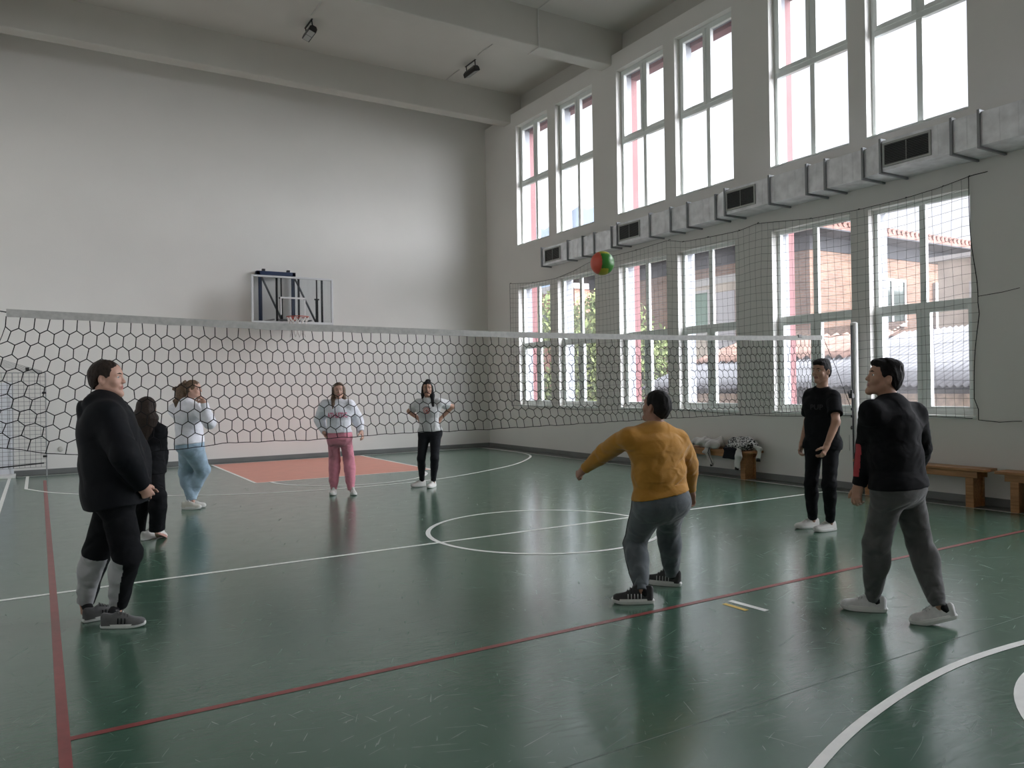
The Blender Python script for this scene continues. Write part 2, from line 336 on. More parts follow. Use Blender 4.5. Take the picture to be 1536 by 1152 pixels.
# ================================================================= VENTILATION DUCT
def duct():
    r = empty('ventilation_duct', (9.97, 9.0, 4.25), 'long galvanised steel air duct running under the high windows', 'air duct')
    Z0, Z1 = 4.27, 4.665
    secs = [(12.05, 14.54, 9.72, .985, (13.82, 14.42), [13.54, 13.01, 12.61]), (9.20, 11.76, 9.63, .99, (11.10, 11.71), [10.82, 10.27, 9.85]),
            (6.42, 8.87, 9.50, 1., (8.25, 8.85), [7.98, 7.31, 7.0]), (-1.5, 6.09, 9.39, 1., (5.42, 6.06), [5.17, 4.85, 4.1, 3.2, 2.4, 1.2])]
    for i, (y0, y1, xf, sc, g, fl_) in enumerate(secs):
        z0 = Z0 - (.02 if i == 0 else 0); z1 = Z1 - (.03 if i == 0 else 0)
        m = MB(); m.box(xf, XW, y0, y1, z0, z1)
        yy = y1 - .75
        rr = random.Random(i)
        while yy > y0 + .1:                                    # shallow stiffening ribs pressed into the sheet
            m.box(xf - .003, xf + .01, yy - .004, yy + .004, z0 + .01, z1 - .01); yy -= rr.uniform(.13, .24)
        m.build('duct_section', M_galv, r, bevel=0.004)
        for y in fl_:
            f = MB(); f.box(xf - .028, XW, y - .016, y + .016, z0 - .028, z1 + .028)
            fo = f.build('flange', M_galvd, r, bevel=0.003)
        fe = MB().box(xf - .03, XW, y1 - .02, y1 + .012, z0 - .03, z1 + .03).build('flange', M_galvd, r, bevel=0.003)
        if i:                                                  # the step down to the thinner section beyond
            pf = secs[i - 1][2]; ya = y1 + .012; yb = secs[i - 1][0]
            t = MB().add([(xf, ya, z0), (XW, ya, z0), (XW, ya, z1), (xf, ya, z1), (pf, yb - .02, z0 + .01), (XW, yb - .02, z0 + .01), (XW, yb - .02, z1 - .01), (pf, yb - .02, z1 - .01)],
                         [(0, 1, 2, 3), (7, 6, 5, 4), (0, 4, 5, 1), (1, 5, 6, 2), (2, 6, 7, 3), (3, 7, 4, 0)])
            t.build('reducer', M_galv, r)
            MB().box(pf - .03, XW, yb - .02, yb + .01, z0 - .02, z1 + .02).build('flange', M_galvd, r, bevel=0.003)
        ga, gb = g; za, zb = z0 + .045, z1 - .04
        gf = MB(); gf.box(xf - .016, xf + .004, ga, gb, za, za + .028).box(xf - .016, xf + .004, ga, gb, zb - .028, zb).box(xf - .016, xf + .004, ga, ga + .028, za + .028, zb - .028).box(xf - .016, xf + .004, gb - .028, gb, za + .028, zb - .028)
        gf.box(xf - .012, xf + .004, (ga + gb) / 2 - .006, (ga + gb) / 2 + .006, za + .028, zb - .028)
        go = gf.build('grille', M_grille, r, bevel=0.002)
        MB().box(xf - .006, xf + .002, ga + .02, gb - .02, za + .02, zb - .02).build('grille_backing', M_grilled, go)
        sl = MB(); n = 12
        for k in range(n):
            z = za + .04 + (zb - za - .08) * k / (n - 1)
            sl.bar((xf - .011, ga + .028, z), (xf - .011, gb - .028, z), .010, .004, up=(0.6, 0, 1))
        sl.build('slat', mat('grille_slat_grey', (0.13, 0.132, 0.132), 0.6), go)
duct()
# ================================================================= VOLLEYBALL NET
def lerp_tab(tab, x):
    xs = [a for a, b in tab]; ys = [b for a, b in tab]; return float(np.interp(x, xs, ys))
NET_Y = 7.06
TOPZ = [(-.2, 2.215), (1.75, 2.165), (4.2, 2.14), (6.5, 2.15), (8.2, 2.175), (9.47, 2.205)]
BOTZ = [(-.5, 1.19), (-.25, 1.156), (.18, 1.075), (.6, 1.06), (.9, 1.068), (1.42, 1.11), (2.2, 1.10), (3.0, 1.118), (3.75, 1.112), (5.4, 1.13), (8.4, 1.145), (9.6, 1.15)]
SHEAR = [(-.2, -.34), (.15, -.2), (.6, -.06), (1.2, .02), (1.75, .05), (3, .11), (5, .20), (7, .25), (8.6, .22), (9.45, .0)]
def net():
    r = empty('volleyball_net', (4.7, NET_Y, 0), 'black hexagonal mesh volleyball net with grey top tape stretched across the gym', 'volleyball net')
    x0, x1 = -.2, 9.45; NC = 102; NR = 10
    dx = (x1 - x0) / NC
    def P(u, v):                                  # u metres along, v 0 top .. 1 bottom
        zt = lerp_tab(TOPZ, u) - .055; xb = u + lerp_tab(SHEAR, u) * (v ** 1.25)
        zb = lerp_tab(BOTZ, xb)
        wob = .004 * math.sin(u * 31 + v * 17) + .004 * math.sin(u * 13.7 - v * 23)
        return (xb + wob, NET_Y + .03 * math.sin(u * 2.1 + 1) * v + .01 * math.sin(u * 9) * v, zt + (zb - zt) * v + wob * .7)
    m = MB(); R = 0.0036
    def vtx(i, j):                                # brick-offset hexagons: level j, half-step zigzag
        return None
    H = 1.0 / (NR + .0)
    segs = []
    for j in range(NR + 1):
        off = (j % 2) * .5
        zz = .15
        # vertical cords of row j from lower vertex of level j to upper vertex of level j+1
        for i in range(NC + 1):
            u = x0 + (i + off) * dx
            if u > x1 + 1e-6: continue
            va = (j + (zz if j else 0)) * H; vb = (j + 1 - zz) * H if j < NR else None
            if vb is None: continue
            if j == NR - 1: vb = 1.0
            segs.append((P(u, va), P(u, vb)))
            if j < NR - 1:                        # the two slanted cords below it, to the neighbours of the next row
                for s in (-.5, .5):
                    u2 = u + s * dx
                    if x0 - 1e-6 <= u2 <= x1 + 1e-6: segs.append((P(u, vb), P(u2, (j + 1 + zz) * H)))
    for a, b in segs: m.tube([a, b], R, 4, cap=False)
    m.build('net_mesh', M_cord, r, smooth=True)
    us = np.linspace(x0, x1, 70)
    t = MB(); N = len(us); vs = []
    for y in (NET_Y - .004, NET_Y + .004):
        for u in us: vs.append((u, y, lerp_tab(TOPZ, u)))
        for u in us: vs.append((u, y, lerp_tab(TOPZ, u) - .062 - .003 * math.sin(u * 15)))
    fs = []
    for i in range(N - 1):
        fs += [(i, i + 1, N + i + 1, N + i), (2 * N + i, 3 * N + i, 3 * N + i + 1, 2 * N + i + 1), (i, 2 * N + i, 2 * N + i + 1, i + 1), (N + i, N + i + 1, 3 * N + i + 1, 3 * N + i)]
    t.add(vs, fs); t.build('top_tape', M_tape, r)
    MB().tube([P(u, 1.0) for u in np.linspace(x0, x1, 160)], .0035, 5).build('bottom_cord', M_cord, r, smooth=True)
    MB().tube([P(x0, v) for v in np.linspace(0, 1, 14)], .003, 5).build('side_cord', M_cord, r, smooth=True)
    MB().tube([P(x1, v) for v in np.linspace(0, 1, 14)], .003, 5).build('side_cord', M_cord, r, smooth=True)
    g = MB(); g.tube([(9.47, NET_Y, 2.19), (9.55, NET_Y - .05, 2.175), (9.64, NET_Y - .11, 2.20), (9.755, NET_Y - .21, 2.205)], .004, 6)
    g.build('head_rope', M_black, r, smooth=True)
    MB().tube([(9.47, NET_Y, 2.17), (9.6, NET_Y - .1, 1.75), (9.755, NET_Y - .21, 1.2)], .004, 6).build('guy_rope', M_black, r, smooth=True)
    MB().tube([(-.2, NET_Y, 2.19), (-.5, NET_Y, 2.24), (-.83, NET_Y, 2.27)], .005, 6).build('head_rope', M_black, r, smooth=True)
    MB().box(8.93, 9.0, NET_Y - .012, NET_Y + .012, 2.165, 2.205).build('tape_clip', M_black, r, bevel=.004)
net()
def post():
    r = empty('net_post', (10.0, 7.0, 0), 'white steel volleyball net post standing close to the window wall', 'post')
    x, y = 9.80, 6.83
    m = MB(); m.tube([(x + .04, y, 0.012), (x + .04, y, 2.37)], .05, 20); m.tube([(x + .04, y, 2.37), (x + .04, y, 2.385)], [.052, .03], 20); m.build('tube', M_post, r, smooth=False)
    MB().box(x - .025, x - .008, y - .008, y + .008, .05, 2.34).build('slider_rail', mat('dark_rail_steel', (.07, .07, .075), .4, metal=.6), r)
    MB().lathe([(0.001, .012), (.07, .012), (.075, .008), (.075, 0.0008)], 24, (x + .04, y, 0)).build('floor_plate', M_post, r)
    for z, s in ((1.40, .02), (1.16, .012), (1.06, .012)):
        MB().lathe([(0.001, s * 1.6), (s, s * 1.4), (s, -s * 1.4), (0.001, -s * 1.6)], 12, (x - .045, y, z)).build('tension_hook', M_black, r)
    b = MB(); b.box(x - .075, x - .01, y - .03, y + .03, 1.31, 1.38); wn = b.build('winch', M_black, r, bevel=.008)
    MB().tube([(x - .07, y, 1.34), (x - .105, y, 1.345), (x - .12, y, 1.41)], .007, 8).build('winch_handle', M_black, wn)
    MB().tube([(x - .045, y, .92), (x - .06, y, .90), (x - .05, y, .88)], .012, 8).build('pulley', M_black, r)
    ch = MB(); ch.tube([(x - .075, y + .02, .80 - .028 * k) for k in range(9)], .006, 6); ch.build('hook_chain', mat('pale_chain', (.5, .5, .48), .5, metal=.5), r)
post()
# ================================================================= SAFETY NETS OVER THE WINDOWS
def safety_net(y_far, y_near, top, label, edge=None):
    r = empty('window_safety_net', (9.93, (y_far + y_near) / 2, 1.05), label, 'safety net', None)
    m = MB(); R = .0019; p = .1215
    zb = lambda y: 1.05 + .03 * math.sin(y * 1.3)
    zt = lambda y: lerp_tab(top, y)
    bulge = lambda y, z: 9.93 + .008 * math.sin(y * 1.9 + z * .7) + .006 * math.sin(z * 3 + y)
    ny = int((y_far - y_near) / p)
    ex = edge or (lambda z: y_near)
    for i in range(ny + 1):
        y = y_far - i * p
        if y < y_near + .05: break
        pts = []
        for k in range(13):
            z = zb(y) + (zt(y) - zb(y)) * k / 12; yy = y + .012 * math.sin(z * 4 + i)
            pts.append((bulge(yy, z), yy, z))
        m.tube(pts, R, 4, cap=False)
    for j in range(1, 25):
        pts = []
        for i in range(0, ny + 1, 2):
            y = y_far - i * p; z = zb(y) + (zt(y) - zb(y)) * j / 25 + .008 * math.sin(i * .7 + j); pts.append((bulge(y, z), y, z))
        z = pts[-1][2]; pts.append((9.93, ex(z), z))
        m.tube(pts, R, 4, cap=False)
    m.build('netting', mat('green_grey_net_cord', (0.065, 0.075, 0.07), .8), r, smooth=True)
    ys = np.linspace(y_near, y_far, 60)
    MB().tube([(bulge(y, zt(y)), y, zt(y)) for y in ys], .004, 5).build('top_cord', M_cord, r, smooth=True)
    MB().tube([(bulge(y, zb(y)), y, zb(y)) for y in ys], .004, 5).build('bottom_cord', M_cord, r, smooth=True)
    zz = np.linspace(1.05, zt(y_near), 24)
    MB().tube([(9.93, ex(z), z) for z in zz], .005, 5).build('side_cord', M_cord, r, smooth=True)
    MB().tube([(9.93, y_far, z) for z in np.linspace(zb(y_far), zt(y_far), 12)], .003, 5).build('side_cord', M_cord, r, smooth=True)
    for y in [k[0] for k in top]:
        MB().tube([(bulge(y, zt(y)), y, zt(y)), (9.95, y, zt(y) + .015), (XW + .003, y, zt(y) + .015)], .006, 6).build('hook', M_black, r)
    return r
sn = safety_net(16.3, 5.27, [(5.27, 4.08), (5.6, 4.03), (6.1, 3.99), (6.8, 3.975), (7.6, 4.0), (8.6, 4.12), (9.0, 4.07), (9.7, 4.08), (10.3, 4.1), (10.65, 4.19), (11.6, 4.15), (13.0, 4.15), (13.6, 4.03), (14.3, 3.95), (15.3, 3.97), (16.3, 4.07)],
           'dark square mesh safety net hung over the six low windows', lambda z: 5.27 - .09 * math.exp(-((z - 2.58) / .55) ** 2) - (.09 if z < 1.3 else .03 if z < 2.4 else 0) * .8)
MB().tube([(9.93, 5.27, 4.08), (9.94, 5.2, 4.09), (XW + .003, 5.06, 4.10)], .005, 6).build('tie', M_cord, sn)
MB().tube([(9.93, 5.18, 2.58), (9.935, 4.9, 2.6), (9.93, 4.7, 2.63)], .0035, 6).build('tie', M_cord, sn)
MB().tube([(9.93, 5.2, 1.05), (9.93, 4.95, 1.03), (9.93, 4.8, 1.045), (9.93, 4.7, 1.05)], .004, 6).build('tie', M_cord, sn)
safety_net(4.62, 1.2, [(1.2, 4.08), (2.9, 4.0), (4.62, 4.09)], 'dark mesh safety net edge at the right end of the white wall')
# ================================================================= BASKETBALL HOOP
def hoop():
    r = empty('basketball_hoop', (4.68, YB, 3.0), 'clear glass basketball backboard with orange rim on a blue wall bracket', 'basketball hoop')
    Y = 16.65; x0, x1, z0, z1 = 3.82, 5.57, 2.96, 3.975
    M_alu = mat('backboard_frame_silver', (.62, .63, .64), .35, metal=.3)
    M_blue = mat('bracket_blue_paint', (.012, .03, .085), .4)
    M_blk = mat('bracket_dark_paint', (.018, .018, .02), .5)
    bb_ = MB().box(x0 + .02, x1 - .02, Y - .006, Y + .006, z0 + .02, z1 - .02).build('backboard', M_acryl, r)
    f = MB(); t = .04
    f.box(x0, x1, Y - .02, Y + .02, z0, z0 + t * 1.3).box(x0, x1, Y - .02, Y + .02, z1 - t, z1).box(x0, x0 + t, Y - .02, Y + .02, z0 + t * 1.3, z1 - t).box(x1 - t, x1, Y - .02, Y + .02, z0 + t * 1.3, z1 - t)
    f.build('board_frame', M_alu, r, bevel=.004)
    g = MB(); cx = 4.69; M_wl = mat('target_square_white', (.7, .7, .7), .5)
    g.box(cx - .27, cx + .27, Y - .0085, Y - .0065, 3.50, 3.535).box(cx - .27, cx - .245, Y - .0085, Y - .0065, 3.15, 3.50).box(cx + .245, cx + .27, Y - .0085, Y - .0065, 3.15, 3.50)
    g.build('target_square', M_wl, bb_)
    rim = MB(); ry = 16.31
    M_rim = mat('rim_orange', (.42, .06, .03), .4)
    rim.tube([(cx + .228 * math.cos(a), ry + .228 * math.sin(a), 3.085) for a in np.linspace(0, 2 * math.pi, 33)[:-1]], .0095, 8, closed=True)
    rim.box(cx - .06, cx + .06, Y - .12, Y - .02, 3.075, 3.095).box(cx - .07, cx + .07, Y - .03, Y - .01, 3.03, 3.11)
    ro = rim.build('rim', M_rim, r)
    nm = MB(); n = 12
    def q(k, l, s): 
        rad = [.222, .19, .165, .15, .16][l]; a = (k + s * .5) * 2 * math.pi / n
        return (cx + rad * math.cos(a), ry + rad * math.sin(a), 3.08 - .105 * l - .012 * (l == 4) * math.sin(3 * a))
    for k in range(n):
        for l in range(4):
            s0 = l % 2; s1 = (l + 1) % 2
            nm.tube([q(k, l, s0), q(k, l + 1, s1)], .0085, 4, cap=False); nm.tube([q(k, l, s0), q(k - 1 if s1 else k + 1, l + 1, s1)], .0085, 4, cap=False)
    nm.build('hoop_net', mat('hoop_net_cotton', (.72, .70, .68), .9), ro, smooth=True)
    # wall bracket: blue outer frame, dark struts
    b = MB(); yb = YB - .12
    for x in (4.14, 4.86): b.box(x, x + .045, yb - .03, yb + .03, 2.98, 4.12); b.box(x + .055, x + .075, yb - .02, yb + .04, 2.98, 4.10)
    b.box(4.10, 4.95, yb - .04, yb + .04, 4.08, 4.165).box(4.10, 4.95, yb - .04, yb + .04, 2.955, 3.0)
    b.box(4.10, 4.17, yb - .04, YB, 4.08, 4.165).box(4.10, 4.17, yb - .04, YB, 2.96, 3.0).box(4.88, 4.95, yb - .04, YB, 4.08, 4.165).box(4.88, 4.95, yb - .04, YB, 2.96, 3.0)
    b.box(4.48, 4.56, yb - .045, yb + .02, 4.03, 4.08)
    bo = b.build('wall_bracket', M_blue, r, bevel=.005)
    for x in (4.22, 4.76): MB().box(x, x + .06, yb - .05, yb + .03, 4.165, 4.21).build('bracket_lug', M_blk, bo)
    for x in (4.36, 4.83, 5.34): MB().box(x - .018, x + .018, Y + .03, Y + .07, 2.97, 3.95).build('board_upright', M_blk, r)
    for x in (4.2, 4.93):
        MB().bar((x, yb, 4.06), (x + .28, Y + .09, 3.02), .03, .03).build('strut', mat('strut_grey', (.07, .075, .085), .5), r)
    for x in (4.46, 5.23):
        h = MB(); h.box(x - .012, x + .012, Y + .05, Y + .075, 3.5, 3.95).box(x - .025, x + .025, Y + .045, Y + .09, 3.0, 3.52).box(x - .05, x + .05, Y + .04, Y + .08, 3.50, 3.53)
        h.build('height_adjuster', mat('adjuster_grey', (.05, .05, .052), .5), r)
    Ma = mat('arm_grey', (.30, .31, .32), .5)
    for z in (3.05,):
        for x in (4.3, 5.1): MB().bar((x, Y + .05, z), (x - .1, YB - .1, z), .03, .03).build('arm', Ma, r)
    for z in (3.045,): MB().box(4.36, 4.75, Y + .035, Y + .065, z - .022, z + .022).build('cross_rail', Ma, r)
hoop()
# ================================================================= BENCHES
def bench(y0, y1, label, x0=9.60, x1=9.90, h=.47):
    r = empty('wooden_bench', ((x0 + x1) / 2, (y0 + y1) / 2, 0), label, 'bench', 'wooden benches along the window wall')
    MB().box(x0, (x0 + x1) / 2 - .003, y0, y1, h - .035, h).box((x0 + x1) / 2 + .003, x1, y0, y1, h - .035, h).build('seat_board', M_wood, r, bevel=.006)
    MB().box(x0 + .03, x0 + .055, y0 + .10, y1 - .10, h - .115, h - .036).box(x1 - .055, x1 - .03, y0 + .10, y1 - .10, h - .115, h - .036).build('apron', M_wood, r, bevel=.004)
    for y in (y0 + .16, y1 - .24):
        l = MB(); l.box(x0 + .056, x1 - .056, y, y + .045, 0.001, h - .036); l.box(x0 + .02, x0 + .056, y - .02, y + .075, 0.001, h - .116); l.box(x1 - .056, x1 - .02, y - .02, y + .075, 0.001, h - .116)
        l.build('leg', M_wood, r, bevel=.004)
bench(4.97, 6.72, 'pine bench behind the boy in grey trousers, by the white post', h=.475)
bench(2.75, 4.86, 'pine bench cut off by the right edge of the photo')
bench(8.52, 10.55, 'pine bench under the windows with clothes lying on it', h=.46)
# ================================================================= FLOODLIGHTS AND CONDUITS
def flood(x, y, label, tilt):
    r = empty('ceiling_floodlight', (x, y, ZC), label, 'floodlight', 'black floodlights under the ceiling', rz=0)
    L = .235
    def q(a, b, c_):                               # local: a along, b across, c down; tilted towards the room
        ca, sa = math.cos(tilt), math.sin(tilt)
        return (x + b * ca + c_ * sa, y + a, ZC - .19 + b * sa - c_ * ca)
    h = MB()
    prof = [(-.075, .055), (-.075, -.02), (-.04, -.06), (.04, -.06), (.075, -.02), (.075, .055)]
    vs = [q(s * L, b, c_) for s in (-1, 1) for b, c_ in prof]; n = 6
    h.add(vs, [(k, (k + 1) % n, n + (k + 1) % n, n + k) for k in range(n)] + [tuple(range(n)), tuple(range(n, 2 * n))[::-1]])
    for k in range(7): 
        s = -.8 + .266 * k; h.add([q(s * L + d, b, c_) for d in (-.004, .004) for b, c_ in ((-.04, -.05), (.04, -.05), (.04, -.075), (-.04, -.075))], [(0, 1, 2, 3), (7, 6, 5, 4), (0, 4, 5, 1), (1, 5, 6, 2), (2, 6, 7, 3), (3, 7, 4, 0)])
    h.build('housing', M_black, r)
    for s in (-1, 1):
        a, b_ = (s * .49 - .45) * L, (s * .49 + .45) * L
        MB().add([q(a, -.058, .057), q(b_, -.058, .057), q(b_, .058, .057), q(a, .058, .057)], [(0, 1, 2, 3)]).build('lens', mat('floodlight_lens', (.42, .43, .42), .25), r)
    br = MB()
    for s in (-1, 1): br.tube([q(s * L * .85, 0, -.04), (x - .01, y + s * L * .85, ZC - .10), (x - .02, y + s * L * .85, ZC - .001)], .012, 8)
    br.bar((x - .02, y - L, ZC - .006), (x - .02, y + L, ZC - .006), .03, .011)
    br.build('bracket', M_black, r)
flood(4.63, 14.98, 'small black floodlight hanging near the middle of the ceiling', -.35)
flood(8.28, 15.08, 'small black floodlight hanging nearer the window wall', .35)
M_cond = mat('white_conduit', (.58, .575, .55), .6)
def conduit(pts, label):
    o = MB().tube(pts, .011, 8).build('cable_conduit', M_cond, None, smooth=True); tag(o, label, 'conduit', 'white cable conduits on the ceiling')
zc = ZC - .012
conduit([(8.2, 14.62, zc), (8.2, 12.64, zc)], 'thin white conduit from the floodlight near the windows to the beam')
conduit([(8.2, 15.5, zc), (8.2, 16.15, zc)], 'short white conduit beyond the floodlight near the windows')
conduit([(8.2, 12.635, 7.985), (8.2, 12.26, 7.985), (8.2, 12.265, 8.1), (8.2, 12.265, zc), (8.2, 12.2, zc), (8.2, 9.0, zc)], 'thin white conduit wrapped up the face of the concrete beam')
conduit([(4.55, 14.6, zc), (4.55, 12.64, zc)], 'thin white conduit above the middle floodlight')
conduit([(5.08, 13.95, zc - .01), (5.08, 12.64, zc - .01)], 'thick white conduit end beside the middle floodlight')
# ================================================================= DOOR AND MESH GUARD AT THE BACK LEFT
d = struct(MB().box(-.85, -.46, YB - .045, YB - .005, .03, 1.72).box(-.46, -.41, YB - .06, YB, .03, 1.77).box(-.85, -.46, YB - .06, YB, 1.72, 1.77).build('door_1', mat('white_door_paint', (.74, .76, .80), .4), bevel=.004))
MB().box(-.85, -.38, YB - .42, YB - .02, 0, .05).build('threshold', M_post, d, bevel=.005)
def guard():
    r = empty('mesh_guard', (-.3, 17.2, 0), 'dark wire mesh guard in front of the white door, beyond the net', 'mesh guard')
    Mw = mat('grey_wire', (.16, .165, .165), .6, metal=.4)
    y = 17.16; x0, x1, z0, z1 = -.84, .12, .17, 1.95
    m = MB()
    for k in range(12): m.tube([(x0 + (x1 - x0) * k / 11, y, z0), (x0 + (x1 - x0) * k / 11, y, z1)], .003, 4, cap=False)
    for k in range(24): m.tube([(x0, y, z0 + (z1 - z0) * k / 23), (x1, y, z0 + (z1 - z0) * k / 23)], .003, 4, cap=False)
    for k in range(5): m.tube([(x1, y + .3 * k / 4, z0), (x1, y + .3 * k / 4, z1)], .003, 4, cap=False)
    for k in range(24): m.tube([(x1, y, z0 + (z1 - z0) * k / 23), (x1, YB - .02, z0 + (z1 - z0) * k / 23)], .003, 4, cap=False)
    for k in range(6): m.tube([(x0, y + .02 * k, 2.28 - .03 * k), (x1 - .05, y + .02 * k, z1 + .03 - .01 * k)], .003, 4, cap=False)
    m.build('wire_mesh', Mw, r, smooth=True)
    f = MB(); f.tube([(x1, y, z0 - .16), (x1, y, z1)], .011, 8).tube([(x0, y, z1), (x1, y, z1)], .008, 8).tube([(-.41, y, z0), (-.41, y, z1)], .008, 8)
    f.build('frame', mat('grey_guard_tube', (.30, .31, .31), .5, metal=.4), r)
    MB().bar((x0, y - .02, z0 + .02), (x1 - .04, y - .02, z0 + .075), .02, .025).build('bottom_bar', M_black, r)
    for z in (1.55, .35): MB().box(x1 - .06, x1 + .01, y - .03, y + .01, z, z + .04).build('clamp', M_black, r)
    MB().box(-.2, -.14, y + .0, y + .05, 1.99, 2.05).build('clamp', M_black, r)
guard()
def socket(x, z, label, s=.04):
    m = MB(); m.lathe([(0.001, .016), (s * .7, .018), (s, .008), (s, 0)], 20)
    m.v = [(x + a, YB - .0005 - c_, z + b) for a, b, c_ in m.v]
    tag(m.build('wall_socket', mat('ivory_socket', (.55, .54, .50), .5), None, smooth=True), label, 'socket')
socket(.36, .47, 'round ivory wall socket low on the wall beside the mesh guard', .05)
socket(9.53, .48, 'small round wall socket low on the wall near the corner', .035)
# ================================================================= BALL
def ball(cx, cy, cz, rad):
    bm = bmesh.new(); bmesh.ops.create_icosphere(bm, subdivisions=5, radius=rad)
    right = Vector(CR[0]); down = Vector(CR[1]); fw = Vector(CR[2])
    for f in bm.faces:
        n = f.calc_center_median().normalized(); a, b, c_ = n.dot(right), n.dot(down), n.dot(fw)
        ang = math.atan2(b + .15 * a, a); 
        f.material_index = 0 if a < -.12 - .25 * b * b else (2 if (b > .55 and a < .45) or b < -.72 else 1)
        if c_ > .2: f.material_index = (0, 1, 2)[int((ang + math.pi) / (2 * math.pi) * 5.99) % 3]
        f.smooth = True
    me = bpy.data.meshes.new('volleyball')
    # seams: vertices between two colours sink a little
    for v in bm.verts:
        if len({f.material_index for f in v.link_faces}) > 1: v.co *= .985
    bm.to_mesh(me); bm.free()
    for m in (mat('ball_red', (.62, .10, .06), .35), mat('ball_green', (.035, .20, .025), .3), mat('ball_yellow', (.38, .36, .03), .35)): me.materials.append(m)
    o = bpy.data.objects.new('volleyball', me); COL.objects.link(o); o.location = (cx, cy, cz)
    tag(o, 'red, green and yellow volleyball flying in the air above the net', 'ball')
ball(4.23, 5.38, 2.627, .105)
# ================================================================= OUTSIDE
def brick_mat(name, c1, c2, mortar, scale=1.0):
    m = bpy.data.materials.new(name); m.use_nodes = True; t = m.node_tree; b = t.nodes['Principled BSDF']; b.inputs['Roughness'].default_value = .9
    g = nd(t, 'ShaderNodeNewGeometry'); s = nd(t, 'ShaderNodeSeparateXYZ'); t.links.new(g.outputs['Position'], s.inputs[0])
    a = nd(t, 'ShaderNodeMath', operation='ADD'); t.links.new(s.outputs['X'], a.inputs[0]); t.links.new(s.outputs['Y'], a.inputs[1])
    cb = nd(t, 'ShaderNodeCombineXYZ'); t.links.new(a.outputs[0], cb.inputs['X']); t.links.new(s.outputs['Z'], cb.inputs['Y'])
    br = nd(t, 'ShaderNodeTexBrick', Scale=scale); br.inputs['Brick Width'].default_value = .26; br.inputs['Row Height'].default_value = .085; br.inputs['Mortar Size'].default_value = .012
    br.inputs['Color1'].default_value = (*c1, 1); br.inputs['Color2'].default_value = (*c2, 1); br.inputs['Mortar'].default_value = (*mortar, 1)
    n = nd(t, 'ShaderNodeTexNoise', Scale=1.4, Detail=5.0); t.links.new(g.outputs['Position'], n.inputs['Vector'])
    mx = nd(t, 'ShaderNodeMixRGB', blend_type='OVERLAY'); mx.inputs[0].default_value = .5
    t.links.new(cb.outputs[0], br.inputs['Vector']); t.links.new(br.outputs['Color'], mx.inputs[1]); t.links.new(n.outputs['Fac'], mx.inputs[2]); t.links.new(mx.outputs[0], b.inputs['Base Color'])
    return m
M_brick = brick_mat('weathered_brick', (.21, .115, .075), (.28, .165, .11), (.23, .175, .135))
M_brick2 = brick_mat('red_brick', (.36, .14, .09), (.44, .19, .13), (.34, .25, .19))
M_stucco = mat('pale_stucco', (.60, .54, .47), .9, noise=.18, nscale=1.2)
M_eave = mat('eave_boards_and_shade', (.026, .028, .034), .8, noise=.2, nscale=6)
M_tile = mat('terracotta_roof_tile', (.22, .11, .085), .85, noise=.35, nscale=5)
M_trim = mat('white_window_trim', (.55, .55, .55), .7)
M_dark = mat('dark_shed_wood', (.05, .047, .043), .9, noise=.3, nscale=3)
M_sheet = mat('corrugated_grey_sheet', (.12, .125, .135), .6, metal=.1, noise=.16, nscale=1.6)
M_leaf = mat('tree_leaves_green', (.10, .15, .045), .7, col2=(.28, .34, .11), nscale=2.2)
M_bark = mat('tree_bark', (.06, .045, .035), .9, noise=.3)
M_wpane = mat('house_window_pane', (.06, .085, .075), .15)
struct(MB().box(10.54, 120, -60, 160, -.8, -.5).build('ground_outside', mat('yard_ground', (.17, .16, .145), .95, noise=.3, nscale=.5)))
def hip_roof(r, x0, x1, y0, y1, z, rise, over, th=.16, inset=None):
    X0, X1, Y0, Y1 = x0 - over, x1 + over, y0 - over, y1 + over
    MB().box(X0, X1, Y0, Y1, z - .04, z).build('eave_soffit', M_eave, r)
    d = inset or min(X1 - X0, Y1 - Y0) / 2
    MB().add([(X0, Y0, z), (X1, Y0, z), (X1, Y1, z), (X0, Y1, z), (X0, Y0, z + th), (X1, Y0, z + th), (X1, Y1, z + th), (X0, Y1, z + th), (X0 + d, Y0 + d, z + th + rise), (X1 - d, Y0 + d, z + th + rise), (X1 - d, Y1 - d, z + th + rise), (X0 + d, Y1 - d, z + th + rise)],
             [(0, 1, 5, 4), (1, 2, 6, 5), (2, 3, 7, 6), (3, 0, 4, 7), (4, 5, 9, 8), (5, 6, 10, 9), (6, 7, 11, 10), (7, 4, 8, 11), (8, 9, 10, 11)]).build('roof', M_tile, r)
    cm = MB()
    x = X0 + .1
    while x < X1: cm.tube([(x, Y0 - .03, z + th + .01), (x, Y0 + .35, z + th + .06)], .085, 6); x += .24
    y = Y0 + .1
    while y < Y1: cm.tube([(X0 - .03, y, z + th + .01), (X0 + .35, y, z + th + .06)], .085, 6); y += .24
    cm.build('edge_tile', M_tile, r)
def win_x(r, x, y0, y1, z0, z1, pm=None):            # a window in a wall that faces the gym
    f = MB().box(x - .05, x + .05, y0, y1, z0, z0 + .09).box(x - .05, x + .05, y0, y1, z1 - .09, z1).box(x - .05, x + .05, y0, y0 + .09, z0 + .09, z1 - .09).box(x - .05, x + .05, y1 - .09, y1, z0 + .09, z1 - .09).build('window', M_trim, r)
    MB().box(x - .02, x - .01, y0 + .09, y1 - .09, z0 + .09, z1 - .09).build('pane', pm or M_wpane, f)
